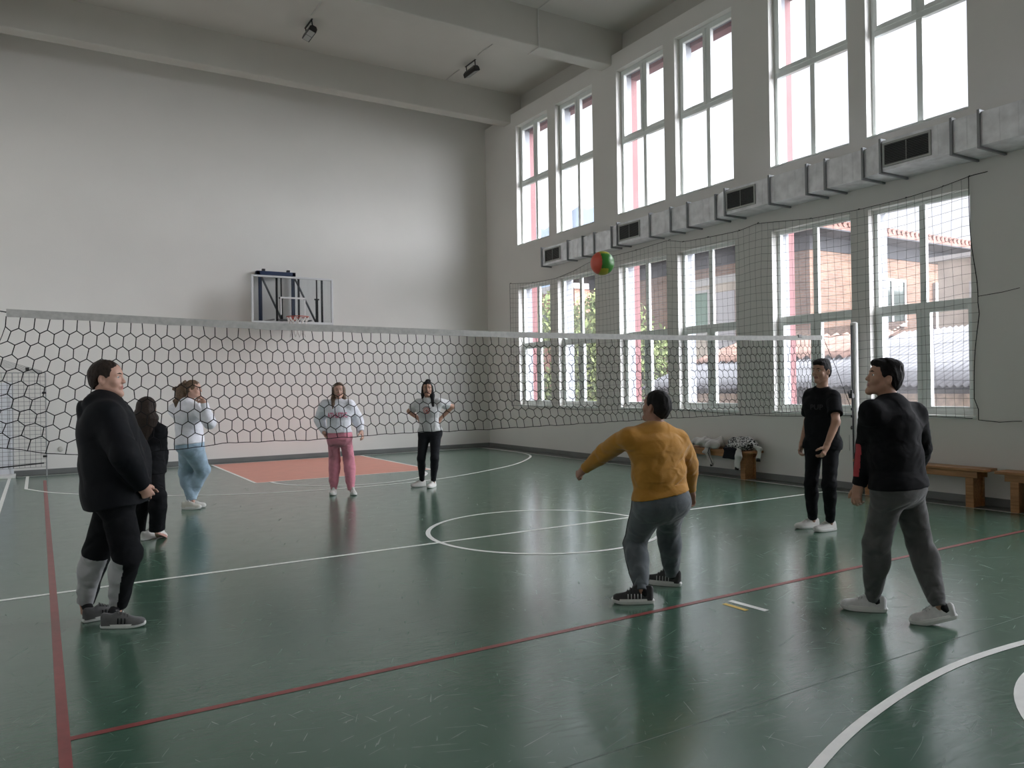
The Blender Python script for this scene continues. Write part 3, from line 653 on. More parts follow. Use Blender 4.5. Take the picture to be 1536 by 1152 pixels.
def win_y(r, y, x0, x1, z0, z1, pm=None):
    f = MB().box(x0, x1, y - .05, y + .05, z0, z0 + .09).box(x0, x1, y - .05, y + .05, z1 - .09, z1).box(x0, x0 + .09, y - .05, y + .05, z0 + .09, z1 - .09).box(x1 - .09, x1, y - .05, y + .05, z0 + .09, z1 - .09).box((x0 + x1) / 2 - .05, (x0 + x1) / 2 + .05, y - .05, y + .05, z0 + .09, z1 - .09).build('window', M_trim, r)
    MB().box(x0 + .09, x1 - .09, y - .02, y - .01, z0 + .09, z1 - .09).build('pane', pm or M_wpane, f)
def house_a():
    r = empty('brick_house', (24, 20, -.5), 'old brick house with dark eaves and tiled roof outside the low windows', 'house')
    x0, x1, y0, y1, z = 19.75, 29, 15.15, 26, 5.95
    MB().box(x0, x1, y0, y1, -.5, z - .04).build('wall', M_brick, r)
    hip_roof(r, x0, x1, y0, y1, z, 1.0, .9)
    MB().box(x0 - .04, x1, y0 - .04, y0 + .02, 5.5, z - .04).box(x0 - .04, x0 + .02, y0 + .02, y1, 5.5, z - .04).build('eave_shade_band', M_eave, r)  # dark band on the upper walls paints in the shade below the eave
    MB().box(x0 - .03, x0 + .02, 17.6, 20.9, -.5, 4.9).build('plaster_panel', M_stucco, r)
    MB().box(x0 - .06, x0 + .02, 17.6, 20.9, 4.9, 5.15).build('plaster_cornice', M_trim, r)
    win_x(r, x0 - .04, 19.15, 20.3, 3.2, 4.75, mat('green_shutter', (.17, .30, .23), .7))
    MB().box(x0 - .08, x0, 18.05, 18.85, 2.3, 4.6).build('white_door', mat('pale_door_paint', (.52, .52, .56), .7), r)
    MB().box(x0 - .10, x0, 17.6, 17.85, 1.0, 5.2).build('ochre_pillar', mat('ochre_render', (.58, .32, .12), .8), r)
    MB().box(x0 - .9, x0 + .05, 17.5, 21, 2.25, 2.4).build('balcony_slab', M_stucco, r)
    win_y(r, y0 - .04, 23.0, 24.5, 3.3, 4.85)
    win_y(r, y0 - .04, 26.2, 27.5, 3.3, 4.85)
house_a()
def house_b():
    r = empty('stucco_house', (26, 10, -.5), 'pale flat roofed house behind the grey sheet shed outside', 'house')
    MB().box(21.7, 30, 5.0, 12.4, -.5, 4.85).build('wall', M_stucco, r)
    MB().box(21.5, 30.2, 4.8, 12.6, 4.85, 4.98).build('roof_edge', M_trim, r)
    win_x(r, 21.66, 10.7, 11.5, 3.2, 4.2); win_x(r, 21.66, 8.2, 9.0, 3.2, 4.2)
house_b()
def house_c():
    r = empty('red_brick_building', (32, 41, -.5), 'red brick building with white coping seen past the trees', 'building')
    MB().box(27, 40, 37, 46, -.5, 7.2).build('wall', M_brick2, r)
    MB().box(26.8, 40.2, 36.8, 46.2, 7.2, 7.6).build('coping', M_trim, r)
    win_x(r, 26.96, 39, 40.4, 4.2, 6.0)
house_c()
def corrugated(r, name, x0, z0, x1, z1, y0, y1, m, amp=.022, pitch=.13):
    n = int((y1 - y0) / pitch * 6); vs = []; k = 3
    for i in range(n + 1):
        y = y0 + (y1 - y0) * i / n; a = amp * math.cos(2 * math.pi * i / 6)
        for j in range(k + 1):
            t = j / k; vs.append((x0 + (x1 - x0) * t, y + .02 * math.sin(j * 5 + i * .01), z0 + (z1 - z0) * t + a + .02 * math.sin(i * .05 + j * 2)))
    fs = [(i * (k + 1) + j, (i + 1) * (k + 1) + j, (i + 1) * (k + 1) + j + 1, i * (k + 1) + j + 1) for i in range(n) for j in range(k)]
    o = MB().add(vs, fs).build(name, m, r, smooth=True)
    md = o.modifiers.new('thick', 'SOLIDIFY'); md.thickness = .012
    return o
def shed(y0, y1, label, tiled, z1=2.68):
    r = empty('shed', (15, (y0 + y1) / 2, -.5), label, 'shed', None)
    MB().box(13.75, 17.4, y0 + .1, y1 - .1, -.5, 1.38).build('wall', M_dark, r)
    MB().add([(13.75, y, z) for y in (y0 + .1, y1 - .1) for z in (1.38,)] + [(17.0, y, z1 - .1) for y in (y0 + .1, y1 - .1)] + [(17.0, y, 1.38) for y in (y0 + .1, y1 - .1)], [(0, 2, 4), (1, 5, 3), (2, 3, 5, 4)]).build('gable', M_dark, r)
    if tiled:
        corrugated(r, 'sheet_roof', 13.45, 1.44, 15.3, 1.44 + (z1 - 1.44) * .53, y0, y1, M_sheet)
        corrugated(r, 'tile_roof', 15.15, 1.46 + (z1 - 1.44) * .5, 17.05, z1, y0, y1, mat('faded_roof_tile', (.26, .16, .125), .85, noise=.35, nscale=4), amp=.05, pitch=.28)
        m = MB()
        for k in range(7):
            z = z1 - .02 + .05 * k; m.bar((17.2 + .12 * k, y0 + .4, z), (17.2 + .12 * k, y1 - .5 - .1 * k, z - .02), .1, .03)
        m.build('stacked_plank', mat('weathered_plank', (.34, .26, .21), .9, noise=.3), r)
    else: corrugated(r, 'sheet_roof', 13.45, 1.46, 17.05, z1, y0, y1, M_sheet)
    MB().box(13.7, 13.76, y0 + .5, y1 - .4, .5, 1.3).build('boarding', mat('shed_boarding', (.28, .21, .15), .9, noise=.4, nscale=5), r)
shed(5.6, 10.58, 'low shed with a grey corrugated sheet roof outside the nearest windows', False)
shed(10.62, 15.6, 'low shed with a half tiled, half sheet roof outside the middle windows', True, 2.68)
def tree(cx, cy, cz, rad, hz, n, label, seed):
    r = empty('tree', (cx, cy, -.5), label, 'tree', 'trees outside the far low windows')
    rng = np.random.default_rng(seed)
    t = MB(); t.tube([(cx, cy, -.5), (cx + .05, cy - .05, .6), (cx - .05, cy + .05, cz - .3), (cx, cy, cz + hz * .5)], [.13, .11, .08, .03], 8)
    for k in range(6):
        a = k * 1.1; t.tube([(cx, cy, cz - hz * .5 + .15 * k), (cx + rad * .7 * math.cos(a), cy + rad * .7 * math.sin(a), cz + .1 * k)], [.04, .012], 6)
    t.build('trunk', M_bark, r, smooth=True)
    lob = rng.normal(size=(14, 3)); lob /= np.linalg.norm(lob, axis=1)[:, None]; lob *= np.array([rad, rad, hz]) * .62
    m = MB(); vs = []; fs = []
    for i in range(n):
        c_ = lob[i % 14]; d = rng.normal(size=3); d /= np.linalg.norm(d); p = c_ + d * (rng.random() ** .4) * np.array([rad, rad, hz]) * .46
        s = rng.uniform(.07, .13); u = rng.normal(size=3); u /= np.linalg.norm(u); v = np.cross(u, rng.normal(size=3)); v /= np.linalg.norm(v)
        q = p + np.array([cx, cy, cz]); b = len(vs)
        vs += [tuple(q - u * s), tuple(q + v * s * .45), tuple(q + u * s), tuple(q - v * s * .45)]; fs.append((b, b + 1, b + 2, b + 3))
    m.add(vs, fs); tag(m.build('foliage', M_leaf, r, recalc=False), kind='stuff')
tree(14.4, 17.95, 2.25, 1.8, 2.1, 5200, 'bushy green tree nearest the middle of the low windows', 3)
tree(15.3, 22.2, 2.4, 2.1, 2.4, 5200, 'green tree in front of the red brick building', 4)
tree(15.6, 26.8, 2.7, 2.2, 2.8, 5200, 'green tree outside the farthest low window', 5)
def hill():
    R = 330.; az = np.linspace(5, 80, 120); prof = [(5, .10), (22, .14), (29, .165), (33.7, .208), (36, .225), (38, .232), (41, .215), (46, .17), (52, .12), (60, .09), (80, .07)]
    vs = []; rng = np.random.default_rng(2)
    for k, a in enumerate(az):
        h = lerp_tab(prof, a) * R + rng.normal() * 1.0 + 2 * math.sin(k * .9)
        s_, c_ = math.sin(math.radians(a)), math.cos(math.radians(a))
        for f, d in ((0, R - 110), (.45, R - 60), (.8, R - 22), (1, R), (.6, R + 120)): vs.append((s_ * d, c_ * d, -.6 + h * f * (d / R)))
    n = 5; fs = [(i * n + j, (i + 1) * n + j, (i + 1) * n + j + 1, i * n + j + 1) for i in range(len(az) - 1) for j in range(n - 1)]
    o = MB().add(vs, fs).build('hill', mat('hazy_blue_hill', (.12, .16, .21), 1, noise=.12, nscale=.05), None, smooth=True); tag(o, 'blue wooded hill far off beyond the high far windows', 'hill')  # distance haze is put into the hill's blue colour
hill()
# ================================================================= PEOPLE
V3 = lambda *a: np.array(a, float)
def unit(v): v = np.asarray(v, float); return v / (np.linalg.norm(v) + 1e-12)
class Field:
    """distance field on a grid; every shape is blended in smoothly and one closed surface is drawn through it"""
    def __init__(s, lo, hi, h):
        s.lo = np.asarray(lo, float); s.h = h; n = np.ceil((np.asarray(hi) - s.lo) / h).astype(int) + 1
        s.n = n; s.F = np.full(n, 0.5, np.float32)
        s.ax = [(s.lo[i] + np.arange(n[i]) * h).astype(np.float32) for i in range(3)]
    def win(s, lo, hi):
        a = np.clip(np.floor((np.asarray(lo) - s.lo) / s.h).astype(int), 0, s.n - 1); b = np.clip(np.ceil((np.asarray(hi) - s.lo) / s.h).astype(int) + 1, 1, s.n)
        sl = tuple(slice(a[i], b[i]) for i in range(3))
        return sl, s.ax[0][sl[0]][:, None, None], s.ax[1][sl[1]][None, :, None], s.ax[2][sl[2]][None, None, :]
    def blend(s, sl, d, k, sub=False):
        f = s.F[sl]
        if sub: f2 = -f
        else: f2 = f
        if k > 0:
            hh = np.maximum(k - np.abs(f2 - d), 0) / k; r = np.minimum(f2, d) - hh * hh * k * .25
        else: r = np.minimum(f2, d)
        s.F[sl] = -r if sub else r
    def cone(s, a, b, ra, rb=None, k=.03, flat=None, cap=(0, 0), prof=None, sub=False, disp=None):
        a = np.asarray(a, float); b = np.asarray(b, float); rb = ra if rb is None else rb
        prof = prof or [(0, ra), (1, rb)]; rm = max(r for t, r in prof); fs = 1.0
        if flat is not None: fu = unit(flat[0]); fs = flat[1]
        m = rm * max(1, fs) + k + .02
        sl, X, Y, Z = s.win(np.minimum(a, b) - m, np.maximum(a, b) + m)
        ab = b - a
        vx, vy, vz = X - a[0], Y - a[1], Z - a[2]
        if flat is not None:
            w_ = (vx * fu[0] + vy * fu[1] + vz * fu[2]) * (1 - 1 / fs)
            vx = vx - fu[0] * w_; vy = vy - fu[1] * w_; vz = vz - fu[2] * w_
            ab = ab - fu * (ab @ fu) * (1 - 1 / fs)
        L2 = ab @ ab + 1e-12; L = math.sqrt(L2)
        t = (vx * ab[0] + vy * ab[1] + vz * ab[2]) / L2
        tc_ = np.clip(t, 0, 1)
        rad = np.sqrt((vx - tc_ * ab[0]) ** 2 + (vy - tc_ * ab[1]) ** 2 + (vz - tc_ * ab[2]) ** 2)
        if cap[0] or cap[1]:
            tq = t.copy() if not (cap[0] and cap[1]) else t
            lo_ = 0 if not cap[0] else -9; hi_ = 1 if not cap[1] else 9
            tq = np.clip(t, lo_, hi_)
            rad = np.sqrt((vx - tq * ab[0]) ** 2 + (vy - tq * ab[1]) ** 2 + (vz - tq * ab[2]) ** 2)
        d = rad - np.interp(tc_, [p[0] for p in prof], [p[1] for p in prof]).astype(np.float32)
        if disp is not None: d = d - disp(X, Y, Z, t)
        if cap[1]: d = np.maximum(d, (t - 1) * L)
        if cap[0]: d = np.maximum(d, -t * L)
        s.blend(sl, d, k, sub); return s
    def ell(s, c, axes, radii, k=.02, sub=False):
        c = np.asarray(c, float); m = max(radii) + k + .01
        sl, X, Y, Z = s.win(c - m, c + m); k0 = 0; k1 = 0
        for a, r in zip(axes, radii):
            q = ((X - c[0]) * a[0] + (Y - c[1]) * a[1] + (Z - c[2]) * a[2]) / r; k0 = k0 + q * q; k1 = k1 + (q / r) ** 2
        k0 = np.sqrt(k0); d = k0 * (k0 - 1) / (np.sqrt(k1) + 1e-6)
        s.blend(sl, d, k, sub); return s
    def plane_cut(s, p, n, lo, hi):                # keep what lies below the plane (inside the window)
        sl, X, Y, Z = s.win(lo, hi); n = unit(n)
        s.F[sl] = np.maximum(s.F[sl], (X - p[0]) * n[0] + (Y - p[1]) * n[1] + (Z - p[2]) * n[2])
    def wrinkle(s, fn, lo, hi):
        sl, X, Y, Z = s.win(lo, hi); s.F[sl] = s.F[sl] - fn(X, Y, Z)
    def mesh(s, smooth=1):
        F = s.F; S = F < 0; n = s.n
        c = np.zeros(n - 1, np.int8)
        for i in (0, 1):
            for j in (0, 1):
                for k in (0, 1): c += S[i:n[0] - 1 + i, j:n[1] - 1 + j, k:n[2] - 1 + k]
        I = np.argwhere((c > 0) & (c < 8)); del c
        idx = -np.ones(n - 1, np.int32); idx[tuple(I.T)] = np.arange(len(I))
        P = np.zeros((len(I), 3)); N = np.zeros(len(I))
        cor = [(i, j, k) for i in (0, 1) for j in (0, 1) for k in (0, 1)]
        val = {q: F[I[:, 0] + q[0], I[:, 1] + q[1], I[:, 2] + q[2]] for q in cor}
        for q in cor:
            for ax in range(3):
                if q[ax] == 0:
                    q2 = tuple(1 if i == ax else q[i] for i in range(3)); a, b = val[q], val[q2]; m = (a < 0) != (b < 0)
                    t = np.where(m, a / np.where(m, a - b, 1), 0)
                    for i in range(3): P[:, i] += np.where(m, q[i] + (t if i == ax else 0), 0)
                    N += m
        P = s.lo + (I + P / N[:, None]) * s.h
        Q = []
        for ax in range(3):
            u, v = (ax + 1) % 3, (ax + 2) % 3
            sa = [slice(None)] * 3; sb = [slice(None)] * 3; sa[ax] = slice(0, -1); sb[ax] = slice(1, None)
            a, b = S[tuple(sa)], S[tuple(sb)]
            E = np.argwhere(a != b); E = E[(E[:, u] > 0) & (E[:, v] > 0) & (E[:, u] < n[u] - 1) & (E[:, v] < n[v] - 1)]
            flip = a[tuple(E.T)]
            q = []
            for du, dv in ((1, 1), (0, 1), (0, 0), (1, 0)):
                e = E.copy(); e[:, u] -= du; e[:, v] -= dv; q.append(idx[tuple(e.T)])
            q = np.array(q).T; q[~flip] = q[~flip][:, ::-1]; Q.append(q)
        Q = np.concatenate(Q)
        for _ in range(smooth):
            A = np.zeros_like(P); cn = np.zeros(len(P))
            for i in range(4):
                a, b = Q[:, i], Q[:, (i + 1) % 4]
                for k in range(3): A[:, k] += np.bincount(a, P[b, k], len(P)) + np.bincount(b, P[a, k], len(P))
                cn += np.bincount(a, minlength=len(P)) + np.bincount(b, minlength=len(P))
            P = P * .5 + .5 * A / np.maximum(cn, 1)[:, None]
        return P, Q
def quads_object(name, P, Q, mats, parent, mi=None):
    me = bpy.data.meshes.new(name); me.vertices.add(len(P)); me.vertices.foreach_set('co', P.astype(np.float32).ravel())
    me.loops.add(Q.size); me.loops.foreach_set('vertex_index', Q.astype(np.int32).ravel())
    me.polygons.add(len(Q)); me.polygons.foreach_set('loop_start', np.arange(0, Q.size, 4, dtype=np.int32))
    me.polygons.foreach_set('use_smooth', np.ones(len(Q), bool))
    if not isinstance(mats, (list, tuple)): mats = [mats]
    for m in mats: me.materials.append(m)
    if mi is not None: me.polygons.foreach_set('material_index', mi.astype(np.int32))
    me.update(calc_edges=True); me.validate()
    o = bpy.data.objects.new(name, me); COL.objects.link(o)
    if parent is not None: o.parent = parent; o.matrix_parent_inverse = parent_inverse(parent)
    return o
def cloth_mat(name, col, weave=220, rough=.9, sheen=.25, noise=.08, bump=.25, wrinkle=.55):
    if name in MATS: return MATS[name]
    m = mat(name, col, rough, noise=noise, nscale=9, bump=bump, bscale=weave, spec=.2, sheen=sheen)
    t = m.node_tree; b = t.nodes['Principled BSDF']; old = b.inputs['Normal'].links[0].from_node
    g = nd(t, 'ShaderNodeNewGeometry'); mp_ = nd(t, 'ShaderNodeMapping'); mp_.inputs['Scale'].default_value = (1, 1, 1.35); mp_.inputs['Rotation'].default_value = (.5, .3, 0)
    n = nd(t, 'ShaderNodeTexNoise', Scale=7.5, Detail=1.0, Roughness=.4, Distortion=.9); bp = nd(t, 'ShaderNodeBump', Strength=wrinkle, Distance=.035)
    t.links.new(g.outputs['Position'], mp_.inputs[0]); t.links.new(mp_.outputs[0], n.inputs['Vector']); t.links.new(n.outputs['Fac'], bp.inputs['Height']); t.links.new(bp.outputs[0], old.inputs['Normal'])
    return m
def skin_mat(name, col):
    m = mat(name, col, .52, noise=.09, nscale=14, bump=.08, bscale=180, spec=.4)
    m.node_tree.nodes['Principled BSDF'].inputs['Subsurface Weight'].default_value = .08
    m.node_tree.nodes['Principled BSDF'].inputs['Subsurface Radius'].default_value = (.012, .005, .003); return m
def folds(seed, amp, freq=26, stretch=(1, 1, .45)):
    rng = np.random.default_rng(seed); W = rng.normal(size=(7, 3)); W /= np.linalg.norm(W, axis=1)[:, None]; W *= np.array(stretch) * freq * rng.uniform(.5, 1.5, (7, 1)); ph = rng.uniform(0, 6.28, 7)
    def f(X, Y, Z):
        r = 0
        for i in range(7): r = r + np.sin(W[i, 0] * X + W[i, 1] * Y + W[i, 2] * Z + ph[i] + 1.3 * np.sin(W[(i + 1) % 7, 0] * X * .6 + W[(i + 1) % 7, 2] * Z * .7))
        return (amp / 3.2 * r).astype(np.float32)
    return f
def creases(c, ax, amp, wd, freq, ph=0):             # broken, slanting creases round a joint, fading away from it
    ax = unit(ax); o1 = unit(np.cross(ax, V3(.37, .71, .2))); o2 = np.cross(ax, o1)
    def f(X, Y, Z):
        x, y, z = X - c[0], Y - c[1], Z - c[2]; t = x * ax[0] + y * ax[1] + z * ax[2]; u = x * o1[0] + y * o1[1] + z * o1[2]; v = x * o2[0] + y * o2[1] + z * o2[2]
        d2 = x * x + y * y + z * z; w_ = t * freq * .62 + ph + 2.6 * np.sin(u * 17 + ph) + 2.2 * np.sin(v * 21 + 2 * ph) + 1.1 * np.sin((u + v) * 43 + t * 20)
        s1 = np.sin(w_); return (amp * 1.5 * np.exp(-d2 / wd ** 2) * (s1 * np.abs(s1)) * (.55 + .45 * np.sin(u * 29 + v * 23 + ph))).astype(np.float32)
    return f
class Human:
    def __init__(s, J, H, bulk=1.0, face=0, pelv=0, chest=0, pitch=0, roll=0, hs=1.0, loc=None, label='', h=.005, fem=False, group=None):
        s.J = {k: np.array(v, float) for k, v in J.items()}; J = s.J; s.H = H; s.B = bulk; s.h = h; s.fem = fem; s.hs = hs
        R0, F0, U = V3(.8536, -.5210, 0), V3(.5210, .8536, 0), V3(0, 0, 1)
        dirv = lambda a: math.cos(math.radians(a)) * R0 + math.sin(math.radians(a)) * F0
        s.pf, s.cf = dirv(pelv), dirv(chest); s.pr, s.cr = np.cross(s.pf, U), np.cross(s.cf, U)
        f = dirv(face); cp, sp = math.cos(math.radians(pitch)), math.sin(math.radians(pitch))
        s.hf = f * cp + U * sp; s.hu = U * cp - f * sp; s.hr = np.cross(s.hf, s.hu)
        cr_, sr_ = math.cos(math.radians(roll)), math.sin(math.radians(roll))
        s.hr, s.hu = s.hr * cr_ + s.hu * sr_, s.hu * cr_ - s.hr * sr_
        P = np.array(list(J.values())); s.lo, s.hi = P.min(0) - .28, P.max(0) + .28; s.lo[2] = max(s.lo[2], -.02)
        loc = ((J['anL'] + J['anR']) / 2) * V3(1, 1, 0)
        s.root = empty('person', tuple(loc), label, 'person', group)
        s.spine = (J['pel'] + J['nk']) / 2
    # -- pieces shared by body and clothes (e = how far outside the body)
    def torso(s, f, e=0, k=.05, hem=None, top=True, wide=1.0, belly=0, disp=None):
        J, B, q = s.J, s.B, s.H / 1.75
        up = unit(J['nk'] - J['pel']); ch = J['pel'] + (J['nk'] - J['pel']) * .66; wa = J['pel'] + (J['nk'] - J['pel']) * .30
        lat = s.cr * .5 + s.pr * .5
        st = J['pel'] - up * (hem if hem is not None else 0.0)
        wst = .117 if not s.fem else .098
        f.cone(st, wa, wst * q * B + e, cap=(1 if hem is not None else 0, 0), flat=(lat, 1.30 * wide), k=k, prof=[(0, (.122 if not s.fem else .125) * q * B + e), (.5, .118 * q * B + e + belly * .5), (1, wst * q * B + e + belly)], disp=disp)
        f.cone(wa, ch, .1, flat=(lat, 1.33 * wide), k=k, prof=[(0, wst * q * B + e + belly), (.6, .115 * q * B + e + belly * .3), (1, .112 * q * B + e)], disp=disp)
        f.cone(ch, J['nk'] - up * .045, .1, flat=(s.cr, 1.40), k=k, prof=[(0, .112 * q * B + e), (.6, .098 * q * B + e), (1, .06 * q * B + e)], disp=disp)
        for sd in 'LR':
            f.cone(J['nk'] - up * .035, J['sh' + sd], .052 * q + e * .8, .048 * q * (.5 + .5 * B) + e * .8, k=k)
            f.cone(ch + (J['sh' + sd] - J['nk']) * .45, J['sh' + sd] - up * .03, .07 * q * B + e * .8, .052 * q + e * .8, k=k)
        if s.fem:
            for sg in (-1, 1): f.ell(ch + s.cf * .075 * q * B + s.cr * .068 * q * sg - up * .035, (s.cr, s.cf, up), (.062 * q + e * .6, .055 * q + e * .6, .06 * q + e * .6), k=.05)
        f.ell(J['pel'] - s.pf * .055 * q * B - up * .05, (s.pr, s.pf, up), (.13 * q * B + e, .085 * q * B + e, .10 * q + e), k=.05)
    def legs(s, f, e=(0, 0, 0, 0), k=.035, end=None, cap=False, knee=.062):
        J, q, B = s.J, s.H / 1.75, s.B
        for sd in 'LR':
            hp, kn, an = J['hp' + sd], J['kn' + sd], J['an' + sd]
            f.cone(hp, kn, .1, k=k, prof=[(0, .092 * q * B + e[0]), (.35, .084 * q * B + e[0]), (1, knee * q * (.5 + .5 * B) + e[1])])
            b = kn + (an - kn) * (end or 1.0)
            tt = end or 1.0
            f.cone(kn, b, .1, k=k, cap=(0, 1 if cap else 0), prof=[(0, knee * q * (.5 + .5 * B) + e[1]), (.28, .060 * q * (.5 + .5 * B) + e[2]), (.75, .046 * q + e[2]), (1, (.038 if tt < 1.05 else .036) * q + e[3])])
            f.ell(kn + (an - kn) * .3 - s.pf * .018, (s.pr, s.pf, V3(0, 0, 1)), (.047 * q + e[2], .05 * q + e[2], .10), k=.04)
        mid = (J['hpL'] + J['hpR']) / 2
        f.cone(J['hpL'], J['hpR'], .086 * q * B + e[0], k=.05)
        for sd in 'LR': f.ell(J['hp' + sd] - s.pf * .046 * q * B + V3(0, 0, .0), (s.pr, s.pf, V3(0, 0, 1)), (.082 * q * B + e[0], .068 * q * B + e[0], .10 * q + e[0]), k=.05)
    def arm(s, f, sd, e=(0, 0, 0), k=.03, upto=1.0, cap=False, upper_to=None):
        J, q = s.J, s.H / 1.75; b_ = .6 + .4 * s.B
        sh, el, wr = J['sh' + sd], J['el' + sd], J['wr' + sd]
        if upper_to is not None:
            f.cone(sh, sh + (el - sh) * upper_to, .05, k=k, cap=(0, 1), prof=[(0, .046 * q * b_ + e[0] * .6), (.35, .051 * q * b_ + e[0] * .9), (1, .050 * q * b_ + e[1])]); return
        f.cone(sh, el, .05, k=k, prof=[(0, .046 * q * b_ + e[0] * .8), (.3, .050 * q * b_ + e[0]), (.6, .047 * q * b_ + e[0]), (1, .040 * q * b_ + e[1])])
        f.cone(el, el + (wr - el) * upto, .04, k=k, cap=(0, 1 if cap else 0), prof=[(0, .040 * q * b_ + e[1]), (.3, .041 * q * b_ + e[1]), (.85, .029 * q + e[2]), (1, .027 * q + e[2])])
    def hand(s, f, sd, curl=.35, d=None, thumb=None, palm=None, spread=1.0, curls=None):
        J, q = s.J, s.H / 1.75
        w_ = J['wr' + sd]; d = unit(d if d is not None else w_ - J['el' + sd])
        l = thumb if thumb is not None else s.cf; n = palm if palm is not None else (s.cr if sd == 'L' else -s.cr)
        l = np.asarray(l, float); l = unit(l - d * (l @ d)); n2 = np.cross(d, l); n = n2 if n2 @ n > 0 else -n2
        f.cone(w_ - d * .01, w_ + d * .03 * q, .024 * q, .021 * q, k=.02, flat=(l, 1.25))
        f.cone(w_ + d * .025 * q, w_ + d * .082 * q, .0165 * q, .0155 * q, k=.02, flat=(l, 2.25))
        for i, (o, ln) in enumerate(((.030, .070), (.0105, .078), (-.0095, .072), (-.029, .056))):
            c_ = (curls[i] if curls else curl * (1 + .18 * i)); p = w_ + d * (.090 - .004 * abs(i - 1.2)) * q + l * o * q; a = c_ * .7; dd = unit(d + l * o * 2.2 * spread)
            for j, sg in enumerate((.46, .30, .24)):
                v = dd * math.cos(a) + n * math.sin(a); p2 = p + v * ln * sg * q; r = (.0092 - .0008 * j) * q
                f.cone(p, p2, r, r * .93, k=.006 if j else .010); p = p2; a += c_ * (1.15 if j == 0 else .8)
        p = w_ + d * .028 * q + l * .026 * q + n * .006; v = unit(d * .62 + l * .72 + n * .30) if curl < .8 else unit(d * .72 + l * .40 + n * .62)
        for ln, r, turn in ((.040, .0125, .0), (.030, .0105, .35), (.025, .0095, .6)):
            v2 = unit(v * 1 + d * turn * .5 + n * turn * .35 - l * turn * .35); p2 = p + v2 * ln * q; f.cone(p, p2, r * q, r * .9 * q, k=.012); p = p2
    def head(s, f):
        c, r, fw, u, k = s.J['hd'], s.hr, s.hf, s.hu, s.hs; A = (r, fw, u)
        at = lambda x, y, z: c + (r * x + fw * y + u * z) * k
        s.at = at
        f.ell(at(0, -.012, .032), A, (.074 * k, .094 * k, .084 * k), k=.02)
        f.ell(at(0, .022, -.030), A, (.060 * k, .070 * k, .080 * k), k=.03)
        f.ell(at(0, .034, .040), A, (.060 * k, .052 * k, .05 * k), k=.03)
        for sg in (-1, 1):
            f.cone(at(.047 * sg, .0, -.055), at(.012 * sg, .066, -.100), .021 * k, .017 * k, k=.03)
            f.ell(at(.040 * sg, .058, -.028), A, (.022 * k, .02 * k, .022 * k), k=.02)
            f.ell(at(.031 * sg, .0925, .006), A, (.015 * k, .0065 * k, .0085 * k), k=.010, sub=True)
            f.cone(at(.012 * sg, .084, .026), at(.042 * sg, .070, .026), .008 * k, .008 * k, k=.012)
            f.ell(at(.0755 * sg, -.012, -.008), (unit(r + fw * .35 * sg), unit(fw - r * .35 * sg), u), (.008 * k, .019 * k, .031 * k), k=.008)
            f.ell(at(.080 * sg, -.004, -.004), A, (.006 * k, .009 * k, .015 * k), k=.006, sub=True)
        f.cone(at(0, .086, .012), at(0, .1035, -.026), .0075 * k, .0110 * k, k=.012)
        for sg in (-1, 1): f.ell(at(.010 * sg, .095, -.030), A, (.0075 * k, .010 * k, .0065 * k), k=.008)
        f.cone(at(0, .078, -.104), at(0, .078, -.106), .019 * k, k=.02)
        f.cone(at(-.017, .083, -.056), at(.017, .083, -.056), .0085 * k, k=.008); f.cone(at(-.015, .082, -.068), at(.015, .082, -.068), .009 * k, k=.008)
        f.cone(at(-.02, .0945, -.062), at(.02, .0945, -.062), .0022 * k, k=.004, sub=True)
        nk = s.J['nk']; q = s.H / 1.75 * (.55 + .45 * s.B)
        f.cone(nk - unit(nk - s.J['pel']) * .04, at(0, -.022, -.06), .060 * q * (.88 if s.fem else 1), .052 * q * (.86 if s.fem else 1), k=.035)
    def body(s, skin, lips, curl=(.35, .35), handkw=None, covered=True):
        f = Field(s.lo, s.hi, s.h); J = s.J
        s.torso(f, -.004); s.legs(f, (-.014, -.010, -.010, -.008)); hk = handkw or {}
        for i, sd in enumerate('LR'): s.arm(f, sd, (-.003, -.001, 0)); s.hand(f, sd, curl[i], **hk.get(sd, {}))
        for sd in 'LR':                                  # feet inside the shoes
            f.cone(J['an' + sd], J['an' + sd] * V3(1, 1, 0) + V3(0, 0, J['an' + sd][2] - .05), .026, k=.01)
        s.head(f)
        P, Q = f.mesh(1); C_ = P[Q].mean(1)
        loc = (C_ - J['hd']) @ np.array([s.hr, s.hf, s.hu]).T / s.hs
        m = (np.abs(loc[:, 0]) < .023) & (loc[:, 1] > .072) & (np.abs(loc[:, 2] + .062) < .0125 - .25 * np.abs(loc[:, 0]))
        s.bodyo = quads_object('body', P, Q, [skin, lips], s.root, m.astype(int))
        return s.bodyo
    def eyes(s, iris=(.05, .03, .02), brow=None):
        mw = mat('eye_white', (.62, .6, .58), .25); mi_ = mat('eye_iris', iris, .2)
        for sg in (-1, 1):
            c = s.at(.031 * sg, .0722, .006); bm = bmesh.new(); bmesh.ops.create_uvsphere(bm, u_segments=16, v_segments=12, radius=.0128 * s.hs)
            for fc in bm.faces: fc.smooth = True; fc.material_index = 1 if fc.calc_center_median().normalized().dot(Vector(s.hf)) > .80 else 0
            for v in bm.verts: v.co += Vector(c)
            me = bpy.data.meshes.new('eye'); bm.to_mesh(me); bm.free(); me.materials.append(mw); me.materials.append(mi_)
            o = bpy.data.objects.new('eye', me); COL.objects.link(o); o.parent = s.root; o.matrix_parent_inverse = parent_inverse(s.root)
            if brow: MB().tube([s.at(.012 * sg, .0925, .026), s.at(.027 * sg, .0885, .0305), s.at(.047 * sg, .0765, .027)], [.0042, .0050, .0025], 6).build('eyebrow', brow, s.root, smooth=True)
